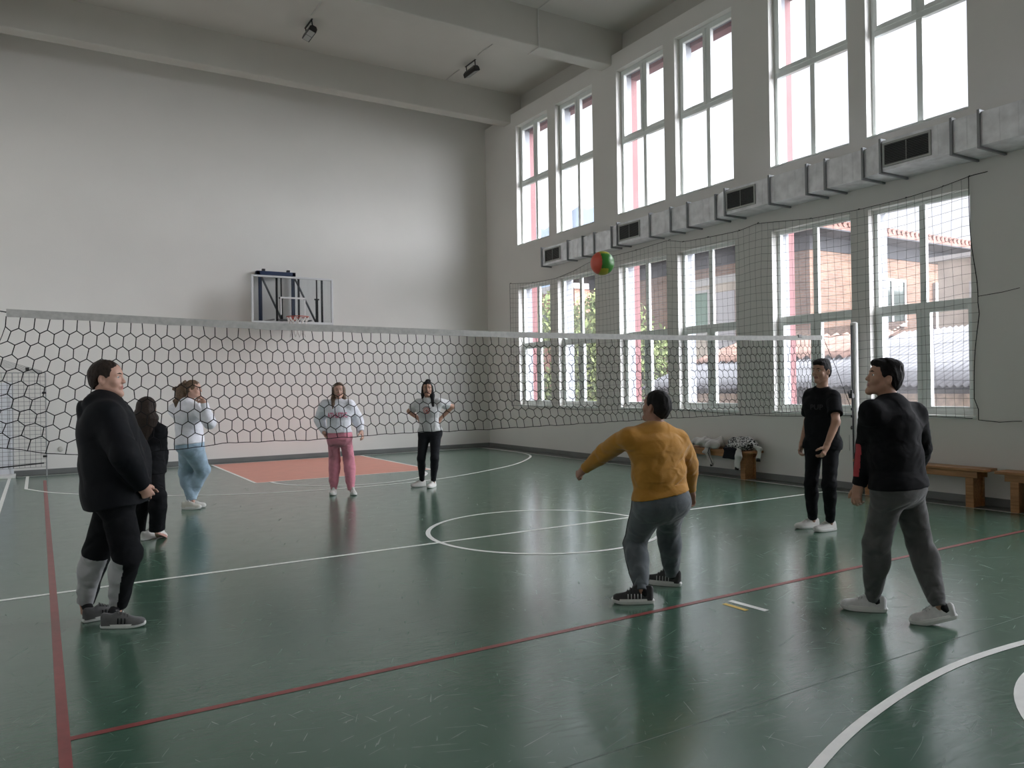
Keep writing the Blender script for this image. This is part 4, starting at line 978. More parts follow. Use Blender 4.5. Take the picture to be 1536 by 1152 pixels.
    def hair(s, m, style='short', h=.004, seed=0, extra=None):
        c, k = s.J['hd'], s.hs; A = (s.hr, s.hf, s.hu); at = s.at
        f = Field(c - .75 if style != 'short' else c - .2, c + .22, h)
        th = dict(short=.006, crop=.008).get(style, .010)
        f.ell(at(0, -.014, .034), A, ((.076 + th * .6) * k, (.095 + th) * k, (.085 + th) * k), k=.01)
        f.ell(at(0, -.055, -.01), A, ((.064 + th * .5) * k, (.052 + th * .7) * k, (.075) * k), k=.03)
        lo, hi = c - .24, c + .24
        f.plane_cut(at(0, .074, .072), s.hf * .86 - s.hu * .50, lo, hi)             # forehead hairline
        f.plane_cut(at(0, .012, -.005), s.hf * .55 - s.hu * .84, lo, hi)            # in front of and above the ears
        f.plane_cut(at(0, -.05, -.075), -s.hu, lo, hi)                              # nape
        if style in ('short', 'crop'):
            for sg in (-1, 1): f.ell(at(.080 * sg, -.010, -.020), A, (.034 * k, .030 * k, .040 * k), k=.004, sub=True)
        if extra: extra(f, s)
        g = folds(seed, .0020, 190, (1, 1, .45) if style == 'crop' else (1, 1, .12)); f.wrinkle(g, f.lo, f.lo + f.n * f.h)
        P, Q = f.mesh(1); return quads_object('hair', P, Q, m, s.root)
    def garment(s, name, mats, build, wr=(), smooth=1, h=None, mi=None, amp=.004, seed=0, freq=24, parent=None, post=None):
        f = Field(s.lo, s.hi, h or .006); build(f)
        if amp: f.wrinkle(folds(seed, amp, freq), f.lo, f.lo + f.n * f.h)
        for fn, c, rad in wr: f.wrinkle(fn, np.asarray(c) - rad, np.asarray(c) + rad)
        if post: post(f)
        if name in ('trousers', 'jeans', 'leggings'): s.tf = f.F.copy()
        P, Q = f.mesh(smooth); m = None
        if mi is not None: m = mi(P[Q].mean(1))
        return quads_object(name, P, Q, mats, parent or s.root, m)
    def shoe(s, sd, heel, fwd, L, mats, pitch=0, high=.0, wd=.094, sole_h=.026, lace=True, name='shoe', stripes=None, chunky=0.0, heel_z=0.0):
        """heel: ground point under the heel's back end; fwd: pointing direction (world xy)"""
        fw = unit(V3(fwd[0], fwd[1], 0)); up = V3(0, 0, 1); rt = np.cross(fw, up)
        cp, sp = math.cos(pitch), math.sin(pitch)
        heel = V3(heel[0], heel[1], .0022); toe0 = heel + fw * L * .72
        def T(x, y, z):                                    # x along, y across, z up; heel lifts about the ball of the foot
            p = heel + fw * x + rt * y + up * z
            if pitch:
                if x < L * .72:
                    dx = x - L * .72; p = toe0 + fw * (dx * cp + z * sp) + rt * y + up * (-dx * sp + z * cp)
            return tuple(p)
        n = 28; outl = []
        for i in range(n):
            a = 2 * math.pi * i / n; x = .5 - .5 * math.cos(a); wdt = wd / 2 * (.70 + .32 * min(1, max(0, (x - .12) / .5))) * (1 - max(0, (x - .80) / .2) ** 2 * .42)
            outl.append((x * L, wdt * math.copysign(abs(math.sin(a)) ** .55, math.sin(a)) * (1.06 if math.sin(a) < 0 else 1)))
        toe = lambda x: .010 * max(0, (x / L - .72) / .28) ** 2 * (0 if pitch else 1)
        sm = MB(); rings = [(.985, 0.0), (1.02, .006), (1.03 + chunky, sole_h * .6), (1.0, sole_h), (.93, sole_h + .001)]
        vs = []
        for sc, z in rings: vs += [T(L / 2 + (x - L / 2) * sc, y * sc, z + toe(x)) for x, y in outl]
        fs = [(j * n + i, j * n + (i + 1) % n, (j + 1) * n + (i + 1) % n, (j + 1) * n + i) for j in range(len(rings) - 1) for i in range(n)] + [tuple(range(n))[::-1], tuple((len(rings) - 1) * n + i for i in range(n))]
        up_ = MB(); N = 15; M = 13; uv = []
        prof = [(0, .062), (.06, .082), (.16, .078), (.27, .070), (.34, .086), (.45, .083), (.56, .068), (.68, .053), (.80, .044), (.90, .038), (.97, .024), (1.0, .006)]
        xs = np.concatenate([np.linspace(0, .12, 5), np.linspace(.17, .85, 14), np.linspace(.9, .995, 7)])
        for x in xs:
            hgt = float(np.interp(x, [p[0] for p in prof], [p[1] for p in prof])) * (L / .28) ** .5 + (high if x < .42 else high * max(0, 1 - (x - .42) / .2)); w2 = wd / 2 * .96 * (.70 + .32 * min(1, max(0, (x - .12) / .5))) * (1 - max(0, (x - .80) / .2) ** 2 * .5) * max(.12, min(1, math.sqrt(max(0, x) / .05 + .02)))
            for j in range(M):
                a = math.pi * j / (M - 1); y = -math.cos(a) * w2; z = math.sin(a) ** .62 * hgt
                lean = (1 - .34 * min(1, z / .07)) if x < .6 else (1 - .2 * min(1, z / .05))
                uv.append(T((x + (0 if x > .2 else .02 * (z / .08) * (1 - x / .2) * (-.4))) * L, y * lean, sole_h * .7 + z + toe(x * L)))
        K = len(xs); uf = [(i * M + j, (i + 1) * M + j, (i + 1) * M + j + 1, i * M + j + 1) for i in range(K - 1) for j in range(M - 1)] + [tuple(range(M)), tuple((K - 1) * M + j for j in range(M))[::-1]]
        o = up_.add(uv, uf).build(name, mats[0], s.root, smooth=True)
        sd_ = o.modifiers.new('round', 'SUBSURF'); sd_.levels = 1; sd_.render_levels = 1
        sm.add(vs, fs).build('sole', mats[1], o, smooth=False)
        if lace:
            lm = MB()
            for t in (.40, .47, .54, .61):
                hg = float(np.interp(t, [p[0] for p in prof], [p[1] for p in prof])) * (L / .28) ** .5 + high * max(0, 1 - (t - .42) / .2)
                lm.tube([T(t * L, -.022, sole_h * .7 + hg * .90), T(t * L + .004, 0, sole_h * .7 + hg + .004), T((t + .03) * L, .022, sole_h * .7 + hg * .88)], .0032, 5)
            lm.tube([T(.40 * L, 0, sole_h * .7 + .094), T(.37 * L, .02, sole_h * .7 + .10), T(.43 * L, .03, sole_h * .7 + .082)], .003, 5)
            lm.build('lace', mats[2], o, smooth=True)
        if stripes:
            for t in (.42, .50, .58) if stripes != 'wave' else (.30, .38, .46, .54, .62):
                for sg in (-1, 1):
                    a = MB(); pts = []
                    for zz in (.012, .03, .048):
                        w2 = wd / 2 * .97 * (.70 + .32 * min(1, max(0, (t - .12) / .5))); pts.append(T((t - .7 * (zz - .012)) * L + zz * .2, sg * (w2 * (1 - .34 * zz / .07 * .8) + .0015), sole_h * .7 + zz))
                    a.tube(pts, .0032, 5); a.build('stripe', mats[3], o, smooth=True)
        mats_sock = mats[4] if len(mats) > 4 else None
        if mats_sock:
            an = s.J['an' + sd]; kn = s.J['kn' + sd]; d = unit(kn - an); base = V3(*T(.20 * L, 0, .055))
            MB().tube([tuple(base), tuple(an * .5 + base * .5 + V3(0, 0, .01)), tuple(an + d * .02), tuple(an + d * .055)], [.030, .033, .035, .036], 18).build('sock', mats_sock, s.root, smooth=True)
        return o
    def decal(s, target, name, polys, m, off=.003):
        """flat print pushed onto the cloth along the chest direction"""
        from mathutils.bvhtree import BVHTree
        bm = bmesh.new(); bm.from_mesh(target.data); tree = BVHTree.FromBMesh(bm); bm.free()
        return tree
J_jacket = {'pel': (0.428, 5.820, 0.944), 'nk': (0.374, 5.852, 1.498), 'hd': (0.397, 5.861, 1.658), 'hpL': (0.443, 5.911, 0.894), 'hpR': (0.413, 5.730, 0.894), 'shL': (0.449, 6.007, 1.411), 'shR': (0.361, 5.661, 1.414), 'elL': (0.586, 6.050, 1.133), 'wrL': (0.605, 5.892, 0.922), 'elR': (0.467, 5.490, 1.173), 'wrR': (0.575, 5.593, 0.955), 'anL': (0.257, 6.181, 0.090), 'knL': (0.330, 6.006, 0.478), 'anR': (0.445, 5.973, 0.090), 'knR': (0.491, 5.784, 0.470)}
J_darkgirl = {'pel': (0.999, 9.186, 0.771), 'nk': (0.999, 9.185, 1.245), 'hd': (1.007, 9.180, 1.389), 'hpL': (0.937, 9.241, 0.726), 'hpR': (1.061, 9.131, 0.726), 'shL': (0.890, 9.285, 1.153), 'shR': (1.110, 9.084, 1.144), 'elL': (0.868, 9.428, 0.907), 'wrL': (0.911, 9.491, 0.679), 'elR': (1.145, 9.179, 0.878), 'wrR': (1.132, 9.265, 0.654), 'anL': (0.886, 9.123, 0.090), 'knL': (0.895, 8.970, 0.447), 'anR': (1.053, 8.942, 0.120), 'knR': (1.049, 8.820, 0.464)}
J_whitetop = {'pel': (1.694, 10.917, 0.920), 'nk': (1.656, 10.940, 1.420), 'hd': (1.743, 10.909, 1.585), 'hpL': (1.696, 11.006, 0.871), 'hpR': (1.692, 10.829, 0.871), 'shL': (1.556, 11.169, 1.322), 'shR': (1.764, 10.706, 1.333), 'elL': (1.771, 11.124, 1.084), 'wrL': (1.881, 11.111, 1.332), 'elR': (1.869, 10.485, 1.155), 'wrR': (1.811, 10.499, 1.403), 'anL': (1.741, 11.081, 0.090), 'knL': (1.674, 11.152, 0.480), 'anR': (1.714, 11.177, 0.090), 'knR': (1.862, 11.015, 0.496)}
J_pink = {'pel': (3.753, 11.020, 0.908), 'nk': (3.743, 11.025, 1.396), 'hd': (3.746, 10.999, 1.533), 'hpL': (3.827, 10.974, 0.861), 'hpR': (3.679, 11.065, 0.861), 'shL': (3.892, 10.934, 1.325), 'shR': (3.584, 11.122, 1.331), 'elL': (4.049, 11.067, 1.111), 'wrL': (4.048, 10.906, 0.920), 'elR': (3.549, 11.309, 1.102), 'wrR': (3.562, 11.136, 0.922), 'anL': (3.935, 11.054, 0.090), 'knL': (3.928, 11.132, 0.499), 'anR': (3.726, 11.218, 0.090), 'knR': (3.747, 11.231, 0.493)}
J_grey = {'pel': (5.247, 11.092, 0.889), 'nk': (5.218, 11.109, 1.372), 'hd': (5.211, 11.089, 1.539), 'hpL': (5.318, 11.040, 0.841), 'hpR': (5.177, 11.144, 0.841), 'shL': (5.363, 11.003, 1.327), 'shR': (5.098, 11.200, 1.321), 'elL': (5.638, 11.086, 1.245), 'wrL': (5.470, 11.160, 1.057), 'elR': (5.064, 11.461, 1.181), 'wrR': (5.143, 11.257, 1.056), 'anL': (5.252, 11.011, 0.090), 'knL': (5.218, 10.877, 0.456), 'anR': (5.147, 11.203, 0.090), 'knR': (5.068, 11.043, 0.453)}
J_mustard = {'pel': (3.836, 4.244, 0.762), 'nk': (3.815, 4.280, 1.254), 'hd': (3.843, 4.286, 1.398), 'hpL': (3.749, 4.259, 0.713), 'hpR': (3.924, 4.230, 0.713), 'shL': (3.604, 4.312, 1.189), 'shR': (4.025, 4.248, 1.153), 'elL': (3.606, 4.587, 1.062), 'wrL': (3.559, 4.792, 0.918), 'elR': (4.220, 4.350, 0.945), 'wrR': (4.315, 4.425, 0.721), 'anL': (3.656, 4.263, 0.090), 'knL': (3.811, 4.503, 0.370), 'anR': (4.166, 4.502, 0.090), 'knR': (4.093, 4.446, 0.437)}
J_blacktee = {'pel': (7.017, 5.267, 0.952), 'nk': (7.023, 5.262, 1.477), 'hd': (6.994, 5.244, 1.665), 'hpL': (7.031, 5.174, 0.900), 'hpR': (7.003, 5.359, 0.900), 'shL': (7.003, 5.112, 1.407), 'shR': (7.044, 5.410, 1.413), 'elL': (6.864, 4.985, 1.149), 'wrL': (6.734, 5.002, 0.913), 'elR': (7.133, 5.527, 1.128), 'wrR': (7.008, 5.511, 0.889), 'anL': (7.042, 5.205, 0.090), 'knL': (6.908, 5.107, 0.501), 'anR': (7.034, 5.412, 0.090), 'knR': (6.891, 5.311, 0.495)}
J_sweater = {'pel': (4.778, 3.025, 0.929), 'nk': (4.751, 3.040, 1.435), 'hd': (4.734, 3.074, 1.579), 'hpL': (4.689, 3.019, 0.880), 'hpR': (4.867, 3.030, 0.880), 'shL': (4.556, 3.049, 1.371), 'shR': (4.974, 3.014, 1.350), 'elL': (4.694, 3.184, 1.134), 'wrL': (4.640, 3.206, 0.870), 'elR': (5.140, 3.067, 1.098), 'wrR': (5.276, 3.204, 0.927), 'anL': (4.810, 3.232, 0.090), 'knL': (4.735, 3.151, 0.487), 'anR': (4.889, 2.829, 0.130), 'knR': (5.005, 3.021, 0.485)}
SK = skin_mat('skin_fair', (.50, .30, .23)); SK2 = skin_mat('skin_tan', (.40, .23, .16)); SK3 = skin_mat('skin_brown', (.30, .16, .11))
LIP = mat('lips_rose', (.36, .14, .12), .45); LIP2 = mat('lips_brown', (.26, .10, .085), .45)
HB = mat('hair_dark_brown', (.020, .0125, .0085), .6, spec=.25, noise=.4, nscale=60, bump=.4, bscale=160); HK = mat('hair_black', (.0065, .0058, .0058), .65, noise=.3, nscale=60, bump=.4, bscale=160, spec=.2)
HL = mat('hair_light_brown', (.11, .065, .035), .5, noise=.45, nscale=50, bump=.4, bscale=160)
BLK = cloth_mat('black_cloth', (.0055, .006, .0075), sheen=.0); BLK2 = mat('black_jacket_nylon', (.0045, .0055, .0075), .7, bump=.2, bscale=30, noise=.2, spec=.15)
GRYP = cloth_mat('light_grey_jersey', (.40, .40, .41)); DGRY = cloth_mat('dark_grey_melange', (.085, .085, .085), noise=.2); MGRY = cloth_mat('blue_grey_jersey', (.10, .115, .125), noise=.15)
MUST = cloth_mat('mustard_jersey', (.40, .195, .030)); WHT = cloth_mat('white_cotton', (.74, .75, .80)); PINK = cloth_mat('pink_velour', (.68, .26, .33)); LGT = cloth_mat('pale_grey_cotton', (.55, .56, .56))
JEAN = cloth_mat('light_blue_denim', (.32, .43, .53), noise=.2); LEGG = cloth_mat('black_leggings', (.011, .012, .015), sheen=.05); SOCK = cloth_mat('black_sock', (.010, .010, .011), sheen=.03)
SHG = cloth_mat('grey_canvas', (.11, .11, .11)); SHW = mat('white_leather', (.66, .65, .62), .5, noise=.06); SOLW = mat('white_rubber_sole', (.70, .70, .68), .6); SHB = mat('black_mesh_upper', (.025, .025, .026), .6, noise=.4, nscale=40)
SHK = mat('pale_grey_mesh', (.62, .62, .62), .7, noise=.1, nscale=30); REDP = mat('red_sleeve_panel', (.36, .035, .045), .7); PKP = mat('pink_print', (.62, .10, .22), .7)
CAM = lambda a: math.cos(math.radians(a)) * V3(.8536, -.5210, 0) + math.sin(math.radians(a)) * V3(.5210, .8536, 0)
def trousers(p, name, mats, e, end=.97, waist=.06, cuff=None, mi=None, seed=0, amp=.006, knee_amp=.008, knee=.062, freq=20, wide=1.0):
    J = p.J; up = unit(J['nk'] - J['pel'])
    def b(f):
        p.legs(f, e, end=end, cap=True, knee=knee)
        lat = p.pr
        f.cone(J['pel'] - up * .06, J['pel'] + up * waist, .1, flat=(lat, 1.30 * wide), cap=(0, 1), k=.05, prof=[(0, .12 * p.H / 1.75 * p.B + e[0]), (1, .110 * p.H / 1.75 * p.B + e[0] * .8)])
        f.ell(J['pel'] - p.pf * .055 * p.B * p.H / 1.75 - up * .05, (p.pr, p.pf, up), (.13 * p.B * p.H / 1.75 + e[0], .088 * p.B * p.H / 1.75 + e[0], .10), k=.05)
        if cuff is not None:
            for sd in 'LR':
                kn, an = J['kn' + sd], J['an' + sd]; a = kn + (an - kn) * (end - .0); bq = kn + (an - kn) * (end + .10)
                f.cone(a - (an - kn) * .05, bq, cuff, cuff * .98, cap=(0, 1), k=.008)
    wr = []
    for sd in 'LR':
        kn, an, hp = J['kn' + sd], J['an' + sd], J['hp' + sd]
        wr += [(creases(kn, an - hp, knee_amp, .13, 62, ord(sd)), kn, .26), (creases(an * .72 + kn * .28, an - kn, knee_amp * .9, .09, 75, 2), an * .72 + kn * .28, .2), (creases(hp - V3(0, 0, .08), V3(.2, .1, 1), knee_amp * .7, .12, 55), hp, .24)]
    return p.garment(name, mats, b, wr, amp=amp, seed=seed, mi=mi, freq=freq)
def top(p, name, mats, e, arms, hem=.10, upto=.98, short=None, collar=(.066, .03), wide=1.0, belly=0, extra=None, seed=0, amp=.008, mi=None, cuff=None, tilt=0.0, freq=17, wr=()):
    J = p.J; up = unit(J['nk'] - J['pel'])
    def b(f):
        p.torso(f, e, wide=wide, belly=belly)
        if hem > .04: f.cone(J['pel'] - up * (hem + .10), J['pel'] + up * .12, .1, flat=(p.pr, 1.30 * wide), k=.04, prof=[(0, .124 * p.H / 1.75 * p.B + e), (1, .118 * p.H / 1.75 * p.B + e)])
        f.plane_cut(J['pel'] - up * hem, -(up + p.pr * tilt), f.lo, f.lo + f.n * f.h)
        for sd in 'LR':
            if short: p.arm(f, sd, arms, upper_to=short)
            else:
                p.arm(f, sd, arms, upto=upto, cap=True)
                if cuff: d = J['wr' + sd] - J['el' + sd]; f.cone(J['el' + sd] + d * (upto - .14), J['el' + sd] + d * (upto + .03), cuff, cuff * .95, cap=(0, 1), k=.006)
        if collar:
            n0 = J['nk'] - up * .02; q = unit(J['hd'] - p.hf * .02 - J['nk'])
            f.cone(n0 - q * .02, n0 + q * collar[1], collar[0], collar[0] * .95, cap=(0, 1), k=.02)
        if extra: extra(f)
    def post(f):                                   # the hem always hangs outside the trousers
        c_ = J['pel'] - up * hem; n_ = -unit(up + p.pr * tilt); X, Y, Z = f.ax[0][:, None, None], f.ax[1][None, :, None], f.ax[2][None, None, :]
        f.F = np.minimum(f.F, np.maximum(p.tf - max(.009, e * .4), (X - c_[0]) * n_[0] + (Y - c_[1]) * n_[1] + (Z - c_[2]) * n_[2]))
    W = list(wr)
    for sd in 'LR': W += [(creases(J['el' + sd], J['wr' + sd] - J['sh' + sd], .006, .10, 70, ord(sd)), J['el' + sd], .2), (creases(J['sh' + sd] - up * .08, V3(.5, .5, 1), .005, .11, 55), J['sh' + sd], .22)]
    wa = J['pel'] + up * .08; W.append((creases(wa, up + p.cr * .4, .006, .2, 48, 1), wa, .34))
    return p.garment(name, mats, b, W, amp=amp, seed=seed, mi=mi, freq=freq, post=post)
def project_print(p, target, name, m, text=None, size=.1, at_=(0, 0), shape=None, font_w=1.0, off=.004):
    """lettering or a shape laid onto the front of a top"""
    from mathutils.bvhtree import BVHTree
    bm = bmesh.new(); bm.from_mesh(target.data); tree = BVHTree.FromBMesh(bm); bm.free()
    if text:
        cu = bpy.data.curves.new('print', 'FONT'); cu.body = text; cu.size = size; cu.align_x = 'CENTER'; cu.resolution_u = 2; cu.offset = size * .02
        ob = bpy.data.objects.new('print', cu); COL.objects.link(ob); dg = bpy.context.evaluated_depsgraph_get(); dg.update(); me = bpy.data.meshes.new_from_object(ob.evaluated_get(dg)); bpy.data.objects.remove(ob)
        bm = bmesh.new(); bm.from_mesh(me); bmesh.ops.triangulate(bm, faces=bm.faces); bmesh.ops.subdivide_edges(bm, edges=[e_ for e_ in bm.edges if e_.calc_length() > size * .22], cuts=2, use_grid_fill=False); bmesh.ops.triangulate(bm, faces=bm.faces)
        vs = [v.co.copy() for v in bm.verts]; fs = [[v.index for v in f_.verts] for f_ in bm.faces]; bm.free()
    else: vs, fs = shape
    J = p.J; up = unit(J['nk'] - J['pel']); c = J['pel'] + (J['nk'] - J['pel']) * .66
    W_ = Vector(target.matrix_world.translation) if False else Vector((0, 0, 0))
    out = []
    for v in vs:
        o = V3(*(c + (-p.cr) * (v[0] * font_w + at_[0]) + up * (v[1] + at_[1]) + p.cf * .5))
        hit_ = tree.ray_cast(Vector(o), Vector(-p.cf)); q = hit_[0] if hit_[0] is not None else Vector(o - p.cf * .4)
        out.append(tuple(Vector(q) + Vector(p.cf) * off))
    return MB().add(out, fs).build(name, m, target, recalc=False)
def fringe(f, s):
    k = s.hs; f.ell(s.at(0, .040, .092), (s.hr, s.hf, s.hu), (.062 * k, .058 * k, .030 * k), k=.03); f.ell(s.at(0, -.03, .10), (s.hr, s.hf, s.hu), (.066 * k, .07 * k, .034 * k), k=.03)
# ---------------------------------------------------------------- boy in the black jacket, left
p = Human(J_jacket, 1.76, 1.02, face=8, pelv=22, chest=20, pitch=2, hs=1.02, label='boy in a black hooded jacket and black and grey trousers standing at the left', h=.0042)
p.body(SK, LIP, (.6, 1.0), dict(R=dict(thumb=V3(.3, .1, .9) + CAM(20), palm=CAM(110)))); p.eyes(brow=HB); p.hair(HB, 'crop', .004, 1)
def jk(f):
    J = p.J; up = unit(J['nk'] - J['pel']); n = J['nk']
    f.ell(n - p.cf * .122 - up * .085, (p.cr, unit(p.cf + up * .25), unit(up - p.cf * .25)), (.145, .052, .115), k=.018)
    f.cone(n - p.cf * .06 - p.cr * .12 + up * .0, n - p.cf * .06 + p.cr * .12, .05, k=.03); f.cone(n - p.cf * .03 - p.cr * .105, n + p.cf * .09 - up * .04, .04, k=.03); f.cone(n - p.cf * .03 + p.cr * .105, n + p.cf * .09 - up * .04, .04, k=.03)
def panel(C_):
    J = p.J; m = np.zeros(len(C_), int)
    for sd in 'LR':
        kn, an = J['kn' + sd], J['an' + sd]; ax = unit(an - kn); t = (C_ - kn) @ ax
        o = 'R' if sd == 'L' else 'L'; near = np.linalg.norm((C_ - kn) - np.outer(t, ax), axis=1) < np.linalg.norm((C_ - J['kn' + o]) - np.outer((C_ - J['kn' + o]) @ unit(J['an' + o] - J['kn' + o]), unit(J['an' + o] - J['kn' + o])), axis=1)
        fr = CAM(5 if sd == 'R' else 50); m |= ((t > .0) & near & (((C_ - kn - np.outer(t, ax)) @ fr) < (.012 if sd == 'R' else .03))).astype(int)
    return m
trousers(p, 'trousers', [BLK, GRYP], (.014, .026, .024, .018), end=.94, mi=panel, seed=4, knee=.064)
j = top(p, 'jacket', BLK2, .070, (.046, .044, .030), hem=.135, upto=1.0, collar=(.084, .05), wide=1.0, extra=jk, seed=3, amp=.010, freq=14)
up = unit(p.J['nk'] - p.J['pel']); MB().tube([tuple(p.J['nk'] + up * .052 + (p.hr * math.cos(a) + p.hf * math.sin(a)) * .080 + p.hf * (-.006)) for a in np.linspace(0, 6.283, 25)[:-1]], .011, 8, closed=True).build('collar_lining', LGT, j, smooth=True)
p.shoe('L', (.238, 6.04), CAM(52)[:2], .27, (SHG, SOLW, SHG, BLK, SOCK), stripes='three'); p.shoe('R', (.335, 5.845), CAM(6)[:2], .285, (SHG, SOLW, SHG, BLK, SOCK), stripes='three')
# ---------------------------------------------------------------- girl with long dark hair
p = Human(J_darkgirl, 1.60, .95, face=85, pelv=80, chest=80, hs=.95, label='girl seen from behind with long dark hair, black top and wide black trousers', h=.006, fem=True)
p.body(SK2, LIP, (.3, .3)); p.eyes(brow=HB)
def lh(f, s):
    a = s.at; n = s.J['nk']
    f.cone(a(0, -.04, .03), a(0, -.075, -.13), .085, .085, flat=(s.hr, 1.2), k=.03); f.cone(a(0, -.075, -.12), n - s.cf * .10 - V3(0, 0, .26), .10, .05, flat=(s.hr, 1.5), k=.03)
    f.cone(a(.07, -.05, -.1), n - s.cf * .07 - V3(0, 0, .20) + s.cr * .11, .04, .02, k=.02); f.cone(a(-.07, -.05, -.1), n - s.cf * .07 - V3(0, 0, .24) - s.cr * .10, .04, .02, k=.02)
p.hair(HB, 'long', .006, 5, lh)
trousers(p, 'trousers', BLK, (.012, .022, .035, .045), end=1.02, seed=7, knee=.06)
top(p, 'hoodie', BLK, .022, (.022, .02, .015), hem=.08, upto=1.0, seed=6)
p.shoe('L', (.905, 8.995), CAM(75)[:2], .25, (SHW, SOLW, SHW)); p.shoe('R', (1.03, 8.86), CAM(95)[:2], .25, (SHW, mat('pink_sole', (.55, .30, .25), .6), SHW), pitch=.42)
# ---------------------------------------------------------------- girl in white sweatshirt and jeans
p = Human(J_whitetop, 1.70, 1.16, face=5, pelv=30, chest=35, hs=.98, label='girl in a white sweatshirt and light blue jeans with a curly ponytail, hand at chin', h=.006, fem=True)
hk = dict(R=dict(d=unit(-CAM(0) * .45 + V3(0, 0, .8)), thumb=-CAM(-40), palm=-CAM(0)), L=dict(d=unit(CAM(0) * .2 + V3(0, 0, 1)), thumb=-CAM(0), palm=-CAM(20)))
p.body(SK, LIP, (1.0, 1.0), hk); p.eyes(brow=HB)
def pony(f, s):
    a = s.at; pts = [a(0, -.09, .05), a(0, -.14, .03), a(-.01, -.17, -.07), a(-.01, -.185, -.18), a(-.005, -.195, -.28)]
    for i, (r0, r1) in enumerate(((.035, .055), (.055, .068), (.068, .066), (.066, .03))): f.cone(pts[i], pts[i + 1], r0, r1, k=.02)
    rng = np.random.default_rng(3)
    for i in range(34): t = rng.random() * 3.2; k_ = int(t); q = pts[k_ + 0] + (pts[k_ + 1] - pts[k_]) * (t - k_) + rng.normal(size=3) * .030; f.cone(q, q + rng.normal(size=3) * .012, .026, .018, k=.012)
p.hair(HL, 'tail', .005, 8, pony)
trousers(p, 'jeans', JEAN, (.028, .030, .026, .014), end=.96, seed=10, waist=.09)
top(p, 'sweatshirt', WHT, .026, (.034, .036, .014), hem=.045, upto=.96, seed=9, cuff=.036)
MB().tube([tuple(p.at(.031 * sg + .022 * math.cos(a), .092 - .02 * abs(math.cos(a)) * (1 if sg * math.cos(a) > 0 else 0), .004 + .018 * math.sin(a))) for sg in (1,) for a in np.linspace(0, 6.283, 17)[:-1]], .0018, 5, closed=True).tube([tuple(p.at(.052, .075, .008)), tuple(p.at(.076, -.005, .006))], .0018, 5).tube([tuple(p.at(-.031 + .022 * math.cos(a), .094, .004 + .018 * math.sin(a))) for a in np.linspace(0, 6.283, 17)[:-1]], .0018, 5, closed=True).build('glasses', M_black, p.root)
p.shoe('L', (1.66, 11.14), CAM(8)[:2], .26, (SHW, SOLW, SHW), chunky=.02, sole_h=.034); p.shoe('R', (1.60, 11.05), CAM(-2)[:2], .26, (mat('cream_mesh_upper', (.56, .54, .48), .7), SOLW, SHW), chunky=.02, sole_h=.034)
# ---------------------------------------------------------------- girl in pink trousers
p = Human(J_pink, 1.67, .92, face=-75, pelv=-90, chest=-90, roll=0, hs=.97, label='girl in a white sweatshirt with pink lettering and pink trousers facing the net', h=.006, fem=True)
p.body(SK, LIP, (.45, .5)); p.eyes(brow=HL)
def ph(f, s):
    a = s.at
    for sg in (-1, 1): f.cone(a(.062 * sg, -.015, .02), a(.078 * sg, -.0, -.13), .034, .036, k=.02); f.cone(a(.078 * sg, .0, -.12), a(.085 * sg, .075, -.27), .036, .022, k=.02)
    f.cone(a(0, -.05, .0), a(0, -.07, -.16), .075, .06, flat=(s.hr, 1.25), k=.03)
p.hair(HL, 'long', .005, 11, ph)
trousers(p, 'trousers', PINK, (.014, .022, .028, .016), end=.95, seed=13, waist=.11, cuff=.047, knee_amp=.008)
t_ = top(p, 'sweatshirt', WHT, .030, (.036, .040, .020), hem=-.015, upto=.97, seed=12, cuff=.034)
project_print(p, t_, 'lettering', PKP, text='ATHLETIC', size=.10, at_=(0.01, -.085), font_w=.62)
p.shoe('L', tuple((p.J['anL'] + CAM(90) * .06)[:2]), CAM(-72)[:2], .255, (SHW, SOLW, SHW), sole_h=.03); p.shoe('R', tuple((p.J['anR'] + CAM(90) * .06)[:2]), CAM(-88)[:2], .255, (SHW, SOLW, SHW), sole_h=.03)
# ---------------------------------------------------------------- girl with hands on hips
p = Human(J_grey, 1.68, .98, face=-82, pelv=-95, chest=-95, roll=-3, hs=.96, label='girl in a grey T-shirt and black leggings with hands on her hips', h=.006, fem=True)
hk = dict(L=dict(d=unit(-CAM(0) * .25 + CAM(-90) * .35 - V3(0, 0, .75)), thumb=CAM(90), palm=-CAM(0)), R=dict(d=unit(CAM(0) * .25 + CAM(-90) * .35 - V3(0, 0, .75)), thumb=CAM(90), palm=CAM(0)))
p.body(SK2, LIP, (.5, .5), hk); p.eyes(brow=HK)
def gh(f, s):
    a = s.at; f.ell(a(-.02, -.03, .125), (s.hr, s.hf, s.hu), (.042, .042, .032), k=.015)
    f.cone(a(.062, -.02, .02), a(.078, .0, -.09), .03, .026, k=.02); f.cone(a(.078, .0, -.09), a(.09, -.01, -.16), .026, .015, k=.02)
    f.cone(a(-.062, -.02, .02), a(-.072, .01, -.12), .032, .034, k=.02); f.cone(a(-.072, .01, -.11), a(-.07, .09, -.29), .036, .022, k=.02)
p.hair(HK, 'long', .005, 14, gh)
trousers(p, 'leggings', LEGG, (.006, .004, .003, .003), end=.98, seed=16, waist=.10, amp=.001, knee_amp=.002)
t_ = top(p, 't_shirt', LGT, .012, (.026, .030, 0), hem=.02, short=.66, seed=15, amp=.006)
ring = ([(r * math.cos(a), r * math.sin(a)) for r in (.036, .050) for a in np.linspace(0, 6.283, 25)[:-1]], [(i, (i + 1) % 24, 24 + (i + 1) % 24, 24 + i) for i in range(24)])
project_print(p, t_, 'chest_print', mat('faded_red_print', (.50, .20, .18), .8), shape=ring, at_=(.0, -.01))
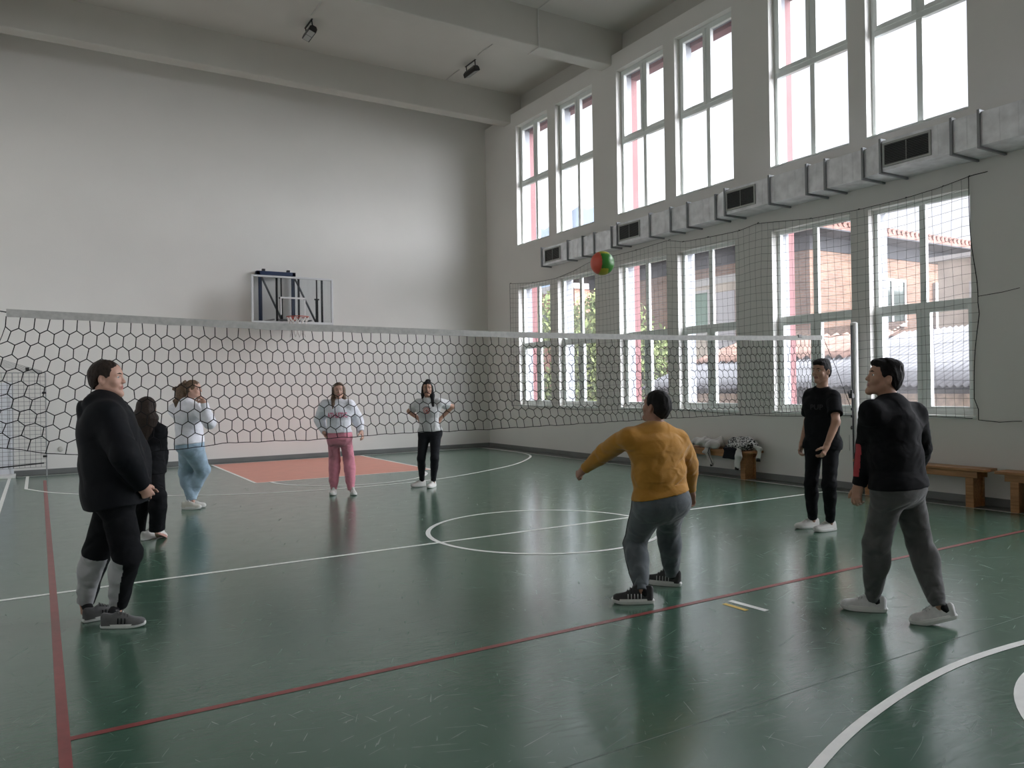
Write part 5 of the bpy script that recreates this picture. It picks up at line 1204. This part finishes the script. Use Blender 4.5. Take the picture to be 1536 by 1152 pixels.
ring2 = ([(r * math.cos(a), r * math.sin(a)) for r in (.066, .076) for a in np.linspace(.5, 2.64, 16)], [(i, i + 1, 17 + i, 16 + i) for i in range(15)])
project_print(p, t_, 'arc_print', mat('dark_print', (.06, .06, .065), .8), shape=ring2, at_=(.0, -.02))
star = ([(.0, .0)] + [((.030 if k % 2 else .016) * math.cos(k * .628), (.030 if k % 2 else .016) * math.sin(k * .628)) for k in range(10)], [(0, k + 1, (k + 1) % 10 + 1) for k in range(10)])
project_print(p, t_, 'chest_print', mat('faded_red_print', (.50, .20, .18), .8), shape=star, at_=(.0, -.01))
p.shoe('L', tuple((p.J['anL'] + CAM(70) * .07)[:2]), CAM(-112)[:2], .25, (SHW, SOLW, SHW)); p.shoe('R', tuple((p.J['anR'] + CAM(20) * .06)[:2]), CAM(-150)[:2], .25, (SHW, SOLW, SHW))
# ---------------------------------------------------------------- boy in mustard
p = Human(J_mustard, 1.70, 1.14, face=132, pelv=112, chest=118, pitch=14, hs=1.0, label='boy in a mustard sweatshirt crouching with one arm swung out', h=.0042)
p.body(SK3, LIP2, (.95, .5)); p.eyes(brow=HK); p.hair(HK, 'crop', .004, 17)
J = p.J; up = unit(J['nk'] - J['pel']); lb = J['pel'] + up * .12 - p.cf * .12
tr = trousers(p, 'trousers', [MGRY, BLK], (.014, .020, .027, .018), end=.93, seed=19, waist=.05, cuff=.050, knee_amp=.009)
top(p, 'sweatshirt', MUST, .026, (.028, .028, .020), hem=.0, tilt=-.10, upto=.99, seed=18, cuff=.036, amp=.009, freq=15, wr=[(creases(lb + p.cr * .08, unit(up + p.cr * .9), .008, .20, 42), lb, .34), (creases(J['shR'] - up * .18, unit(up - p.cr * .8), .007, .13, 45), J['shR'] - up * .18, .24)])
q_ = []
for a, b_, n_ in ((J['hpL'], J['knL'], 8), (J['knL'], J['anL'], 8)):
    for i in range(n_ + 1):
        t = i / n_; c_ = a + (b_ - a) * t; r_ = (.135 - .035 * t) if a is J['hpL'] else (.099 - .018 * t); q_.append(tuple(c_ - p.pr * r_))
def side_piping(p, target, sd, m, side, back=0.0):
    from mathutils.bvhtree import BVHTree
    bm = bmesh.new(); bm.from_mesh(target.data); tree = BVHTree.FromBMesh(bm); bm.free(); pts = []
    for a, b_ in ((p.J['hp' + sd] + V3(0, 0, .06), p.J['kn' + sd]), (p.J['kn' + sd], p.J['an' + sd])):
        for i in range(12):
            c_ = a + (b_ - a) * i / 11; d = unit(side); h_ = tree.ray_cast(Vector(c_ + d * .4), Vector(-d))
            if h_[0] is not None: pts.append(tuple(h_[0] + Vector(d) * .001))
    MB().tube(pts, .004, 5).build('side_piping', m, target, smooth=True)
side_piping(p, tr, 'L', BLK, CAM(178))
p.shoe('R', (J['anR'] - CAM(152) * .075)[:2], CAM(152)[:2], .285, (SHB, SOLW, SHB, LGT, SOCK), stripes='wave', chunky=.03, sole_h=.036, high=.02)
p.shoe('L', (J['anL'] - CAM(176) * .085)[:2], CAM(176)[:2], .29, (SHB, SOLW, SHB, LGT, SOCK), stripes='wave', chunky=.03, sole_h=.036, high=.02)
# ---------------------------------------------------------------- boy in black T-shirt
p = Human(J_blacktee, 1.80, .92, face=-148, pelv=-140, chest=-138, hs=1.0, label='slim boy in a black T-shirt, black trousers and white shoes by the net post', h=.0042)
p.body(SK2, LIP2, (.55, .55)); p.eyes(brow=HK); p.hair(HK, 'crop', .004, 20, fringe)
trousers(p, 'trousers', BLK, (.004, .010, .010, .006), end=.97, seed=22, waist=.05, knee_amp=.009)
t_ = top(p, 't_shirt', BLK, .014, (.026, .030, 0), hem=.10, short=.72, seed=21, amp=.008)
project_print(p, t_, 'chest_lettering', mat('dark_grey_print', (.011, .012, .014), .7), text='PUP', size=.075, at_=(0, -.03), font_w=1.1)
p.shoe('R', (p.J['anR'] - CAM(-168) * .075)[:2], CAM(-168)[:2], .285, (SHW, SOLW, SHW)); p.shoe('L', (p.J['anL'] - CAM(-160) * .075)[:2], CAM(-160)[:2], .285, (SHW, SOLW, SHW))
# ---------------------------------------------------------------- boy in black sweatshirt, right
p = Human(J_sweater, 1.72, 1.02, face=170, pelv=125, chest=122, pitch=12, hs=.99, label='boy in a black sweatshirt with red sleeve panel and grey trousers at the right', h=.0042)
p.body(SK2, LIP2, (.5, .5)); p.eyes(brow=HK); p.hair(HK, 'crop', .004, 23, fringe)
def redp(C_):
    J = p.J; el, wr = J['elL'], J['wrL']; ax = unit(wr - el); L_ = np.linalg.norm(wr - el); t = ((C_ - el) @ ax) / L_; v = (C_ - el) - np.outer((C_ - el) @ ax, ax)
    sd = unit(CAM(172) * .9 - CAM(90) * .5); return ((t > .02) & (t < .80) & (np.linalg.norm(v, axis=1) < .085) & (v @ sd > .018) & (np.abs(v @ np.cross(ax, sd)) < .024)).astype(int)
trousers(p, 'trousers', DGRY, (.012, .017, .021, .015), end=.95, seed=25, waist=.08, cuff=.047, knee_amp=.009)
top(p, 'sweatshirt', [BLK, REDP], .020, (.024, .026, .020), hem=.06, upto=1.0, seed=24, mi=redp, cuff=.035)
J = p.J
p.shoe('L', (J['anL'] - CAM(158) * .085)[:2], CAM(158)[:2], .285, (SHK, SOLW, SHK, BLK, SOCK), chunky=.03, sole_h=.036)
p.shoe('R', (J['anR'] - CAM(172) * .115)[:2], CAM(172)[:2], .285, (SHK, SOLW, SHK, BLK, SOCK), chunky=.03, sole_h=.036, pitch=.20)
BZ = .46
# ================================================================= CLOTHES LEFT ON THE BENCH
def zebra():
    m = bpy.data.materials.new('black_white_pattern'); m.use_nodes = True; t = m.node_tree; b = t.nodes['Principled BSDF']; b.inputs['Roughness'].default_value = .9
    g = nd(t, 'ShaderNodeTexCoord'); n = nd(t, 'ShaderNodeTexNoise', Scale=16.0, Detail=2.0, Distortion=2.5); r = nd(t, 'ShaderNodeValToRGB')
    r.color_ramp.interpolation = 'CONSTANT'; r.color_ramp.elements[1].position = .5; r.color_ramp.elements[0].color = (.012, .012, .013, 1); r.color_ramp.elements[1].color = (.5, .5, .49, 1)
    t.links.new(g.outputs['Object'], n.inputs['Vector']); t.links.new(n.outputs['Fac'], r.inputs[0]); t.links.new(r.outputs[0], b.inputs['Base Color']); return m
def heap(name, m, shapes, y0, y1, amp, seed, parent, freq=30, mi=None):
    f = Field((9.45, y0, .05), (9.955, y1, .95), .006)
    for a, b, ra, rb, fl in shapes: f.cone(V3(*a), V3(*b), ra, rb, k=.03, flat=fl)
    f.wrinkle(folds(seed, amp, freq, (1, 1, 1)), f.lo, f.lo + f.n * f.h)
    sl, X_, Y_, Z_ = f.win((9.592, 8.4, .05), (9.955, 10.7, BZ + .003)); f.F[sl] = np.maximum(f.F[sl], np.minimum(np.minimum(X_ - 9.592, BZ + .003 - Z_), Y_ - 8.505) + 0 * X_)
    P, Q = f.mesh(1); return quads_object(name, P, Q, m, parent)
r = empty('sweatshirt', (9.74, 9.5, BZ), 'off white sweatshirt with dark piping draped over the far bench', 'sweatshirt', 'clothes left on the bench')
Mcw = cloth_mat('off_white_jersey', (.52, .50, .48)); X = (1, 0, 0); Zf = (0, 0, 1)
heap('body', Mcw, [((9.72, 9.86, BZ + .075), (9.72, 9.3, BZ + .085), .06, .075, (X, 1.7)), ((9.64, 9.5, BZ + .11), (9.78, 9.32, BZ + .12), .055, .06, None), ((9.6, 9.45, BZ + .05), (9.59, 9.22, BZ + .06), .05, .05, None), ((9.75, 9.8, BZ + .10), (9.75, 9.6, BZ + .11), .05, .05, None)], 9.0, 10.1, .022, 31, r)
for (a, b, c_) in (((9.62, 9.40, BZ + .07), (9.555, 9.42, BZ - .06), (9.55, 9.32, BZ - .25)), ((9.62, 9.88, BZ + .07), (9.555, 9.92, BZ - .05), (9.55, 9.86, BZ - .20))):
    s_ = heap('sleeve', Mcw, [(a, b, .030, .026, ((0, 1, 0), 2.1)), (b, c_, .026, .020, ((0, 1, 0), 2.2))], c_[1] - .3, c_[1] + .35, .012, 33, r)
    d = unit(V3(*c_) - V3(*b)); MB().tube([tuple(V3(*c_) + d * .005), tuple(V3(*c_) + d * .035)], .026, 16).build('cuff', M_black, s_, smooth=True)
    MB().tube([tuple(V3(*a) + V3(-.05, -.05, 0)), tuple(V3(*b) + V3(-.04, -.062, 0)), tuple(V3(*c_) + V3(-.02, -.05, 0))], .006, 6).build('piping', M_black, s_, smooth=True)
r = empty('jacket', (9.74, 8.85, BZ), 'black and white patterned jacket with white sleeves heaped on the bench end', 'jacket', 'clothes left on the bench')
heap('body', zebra(), [((9.74, 9.0, BZ + .09), (9.74, 8.62, BZ + .10), .085, .09, (X, 1.35)), ((9.74, 8.95, BZ + .14), (9.76, 8.7, BZ + .15), .07, .07, None), ((9.62, 8.95, BZ + .06), (9.62, 8.66, BZ + .07), .055, .055, None)], 8.2, 9.4, .014, 35, r)
heap('lining', cloth_mat('black_lining', (.012, .013, .018), sheen=.02), [((9.60, 8.93, BZ + .05), (9.568, 8.91, BZ + .02), .022, .018, ((0, 1, 0), 6)), ((9.568, 8.91, BZ + .02), (9.566, 8.95, BZ - .13), .018, .014, ((0, 1, 0), 9))], 8.5, 9.45, .008, 36, r)
for (a, b, c_) in (((9.60, 8.76, BZ + .06), (9.545, 8.72, BZ - .08), (9.54, 8.75, BZ - .25)), ((9.72, 8.58, BZ + .09), (9.70, 8.44, BZ + .04), (9.66, 8.42, BZ - .10))):
    s_ = heap('sleeve', mat('white_padded_sleeve', (.62, .62, .60), .8), [(a, b, .030, .036, ((0, 1, 0), 1.8)), (b, c_, .036, .024, ((0, 1, 0), 1.9))], c_[1] - .3, c_[1] + .45, .014, 37, r)
    d = unit(V3(*c_) - V3(*b)); MB().tube([tuple(V3(*c_) + d * .005), tuple(V3(*c_) + d * .05)], .033, 16).build('cuff', M_black, s_, smooth=True)
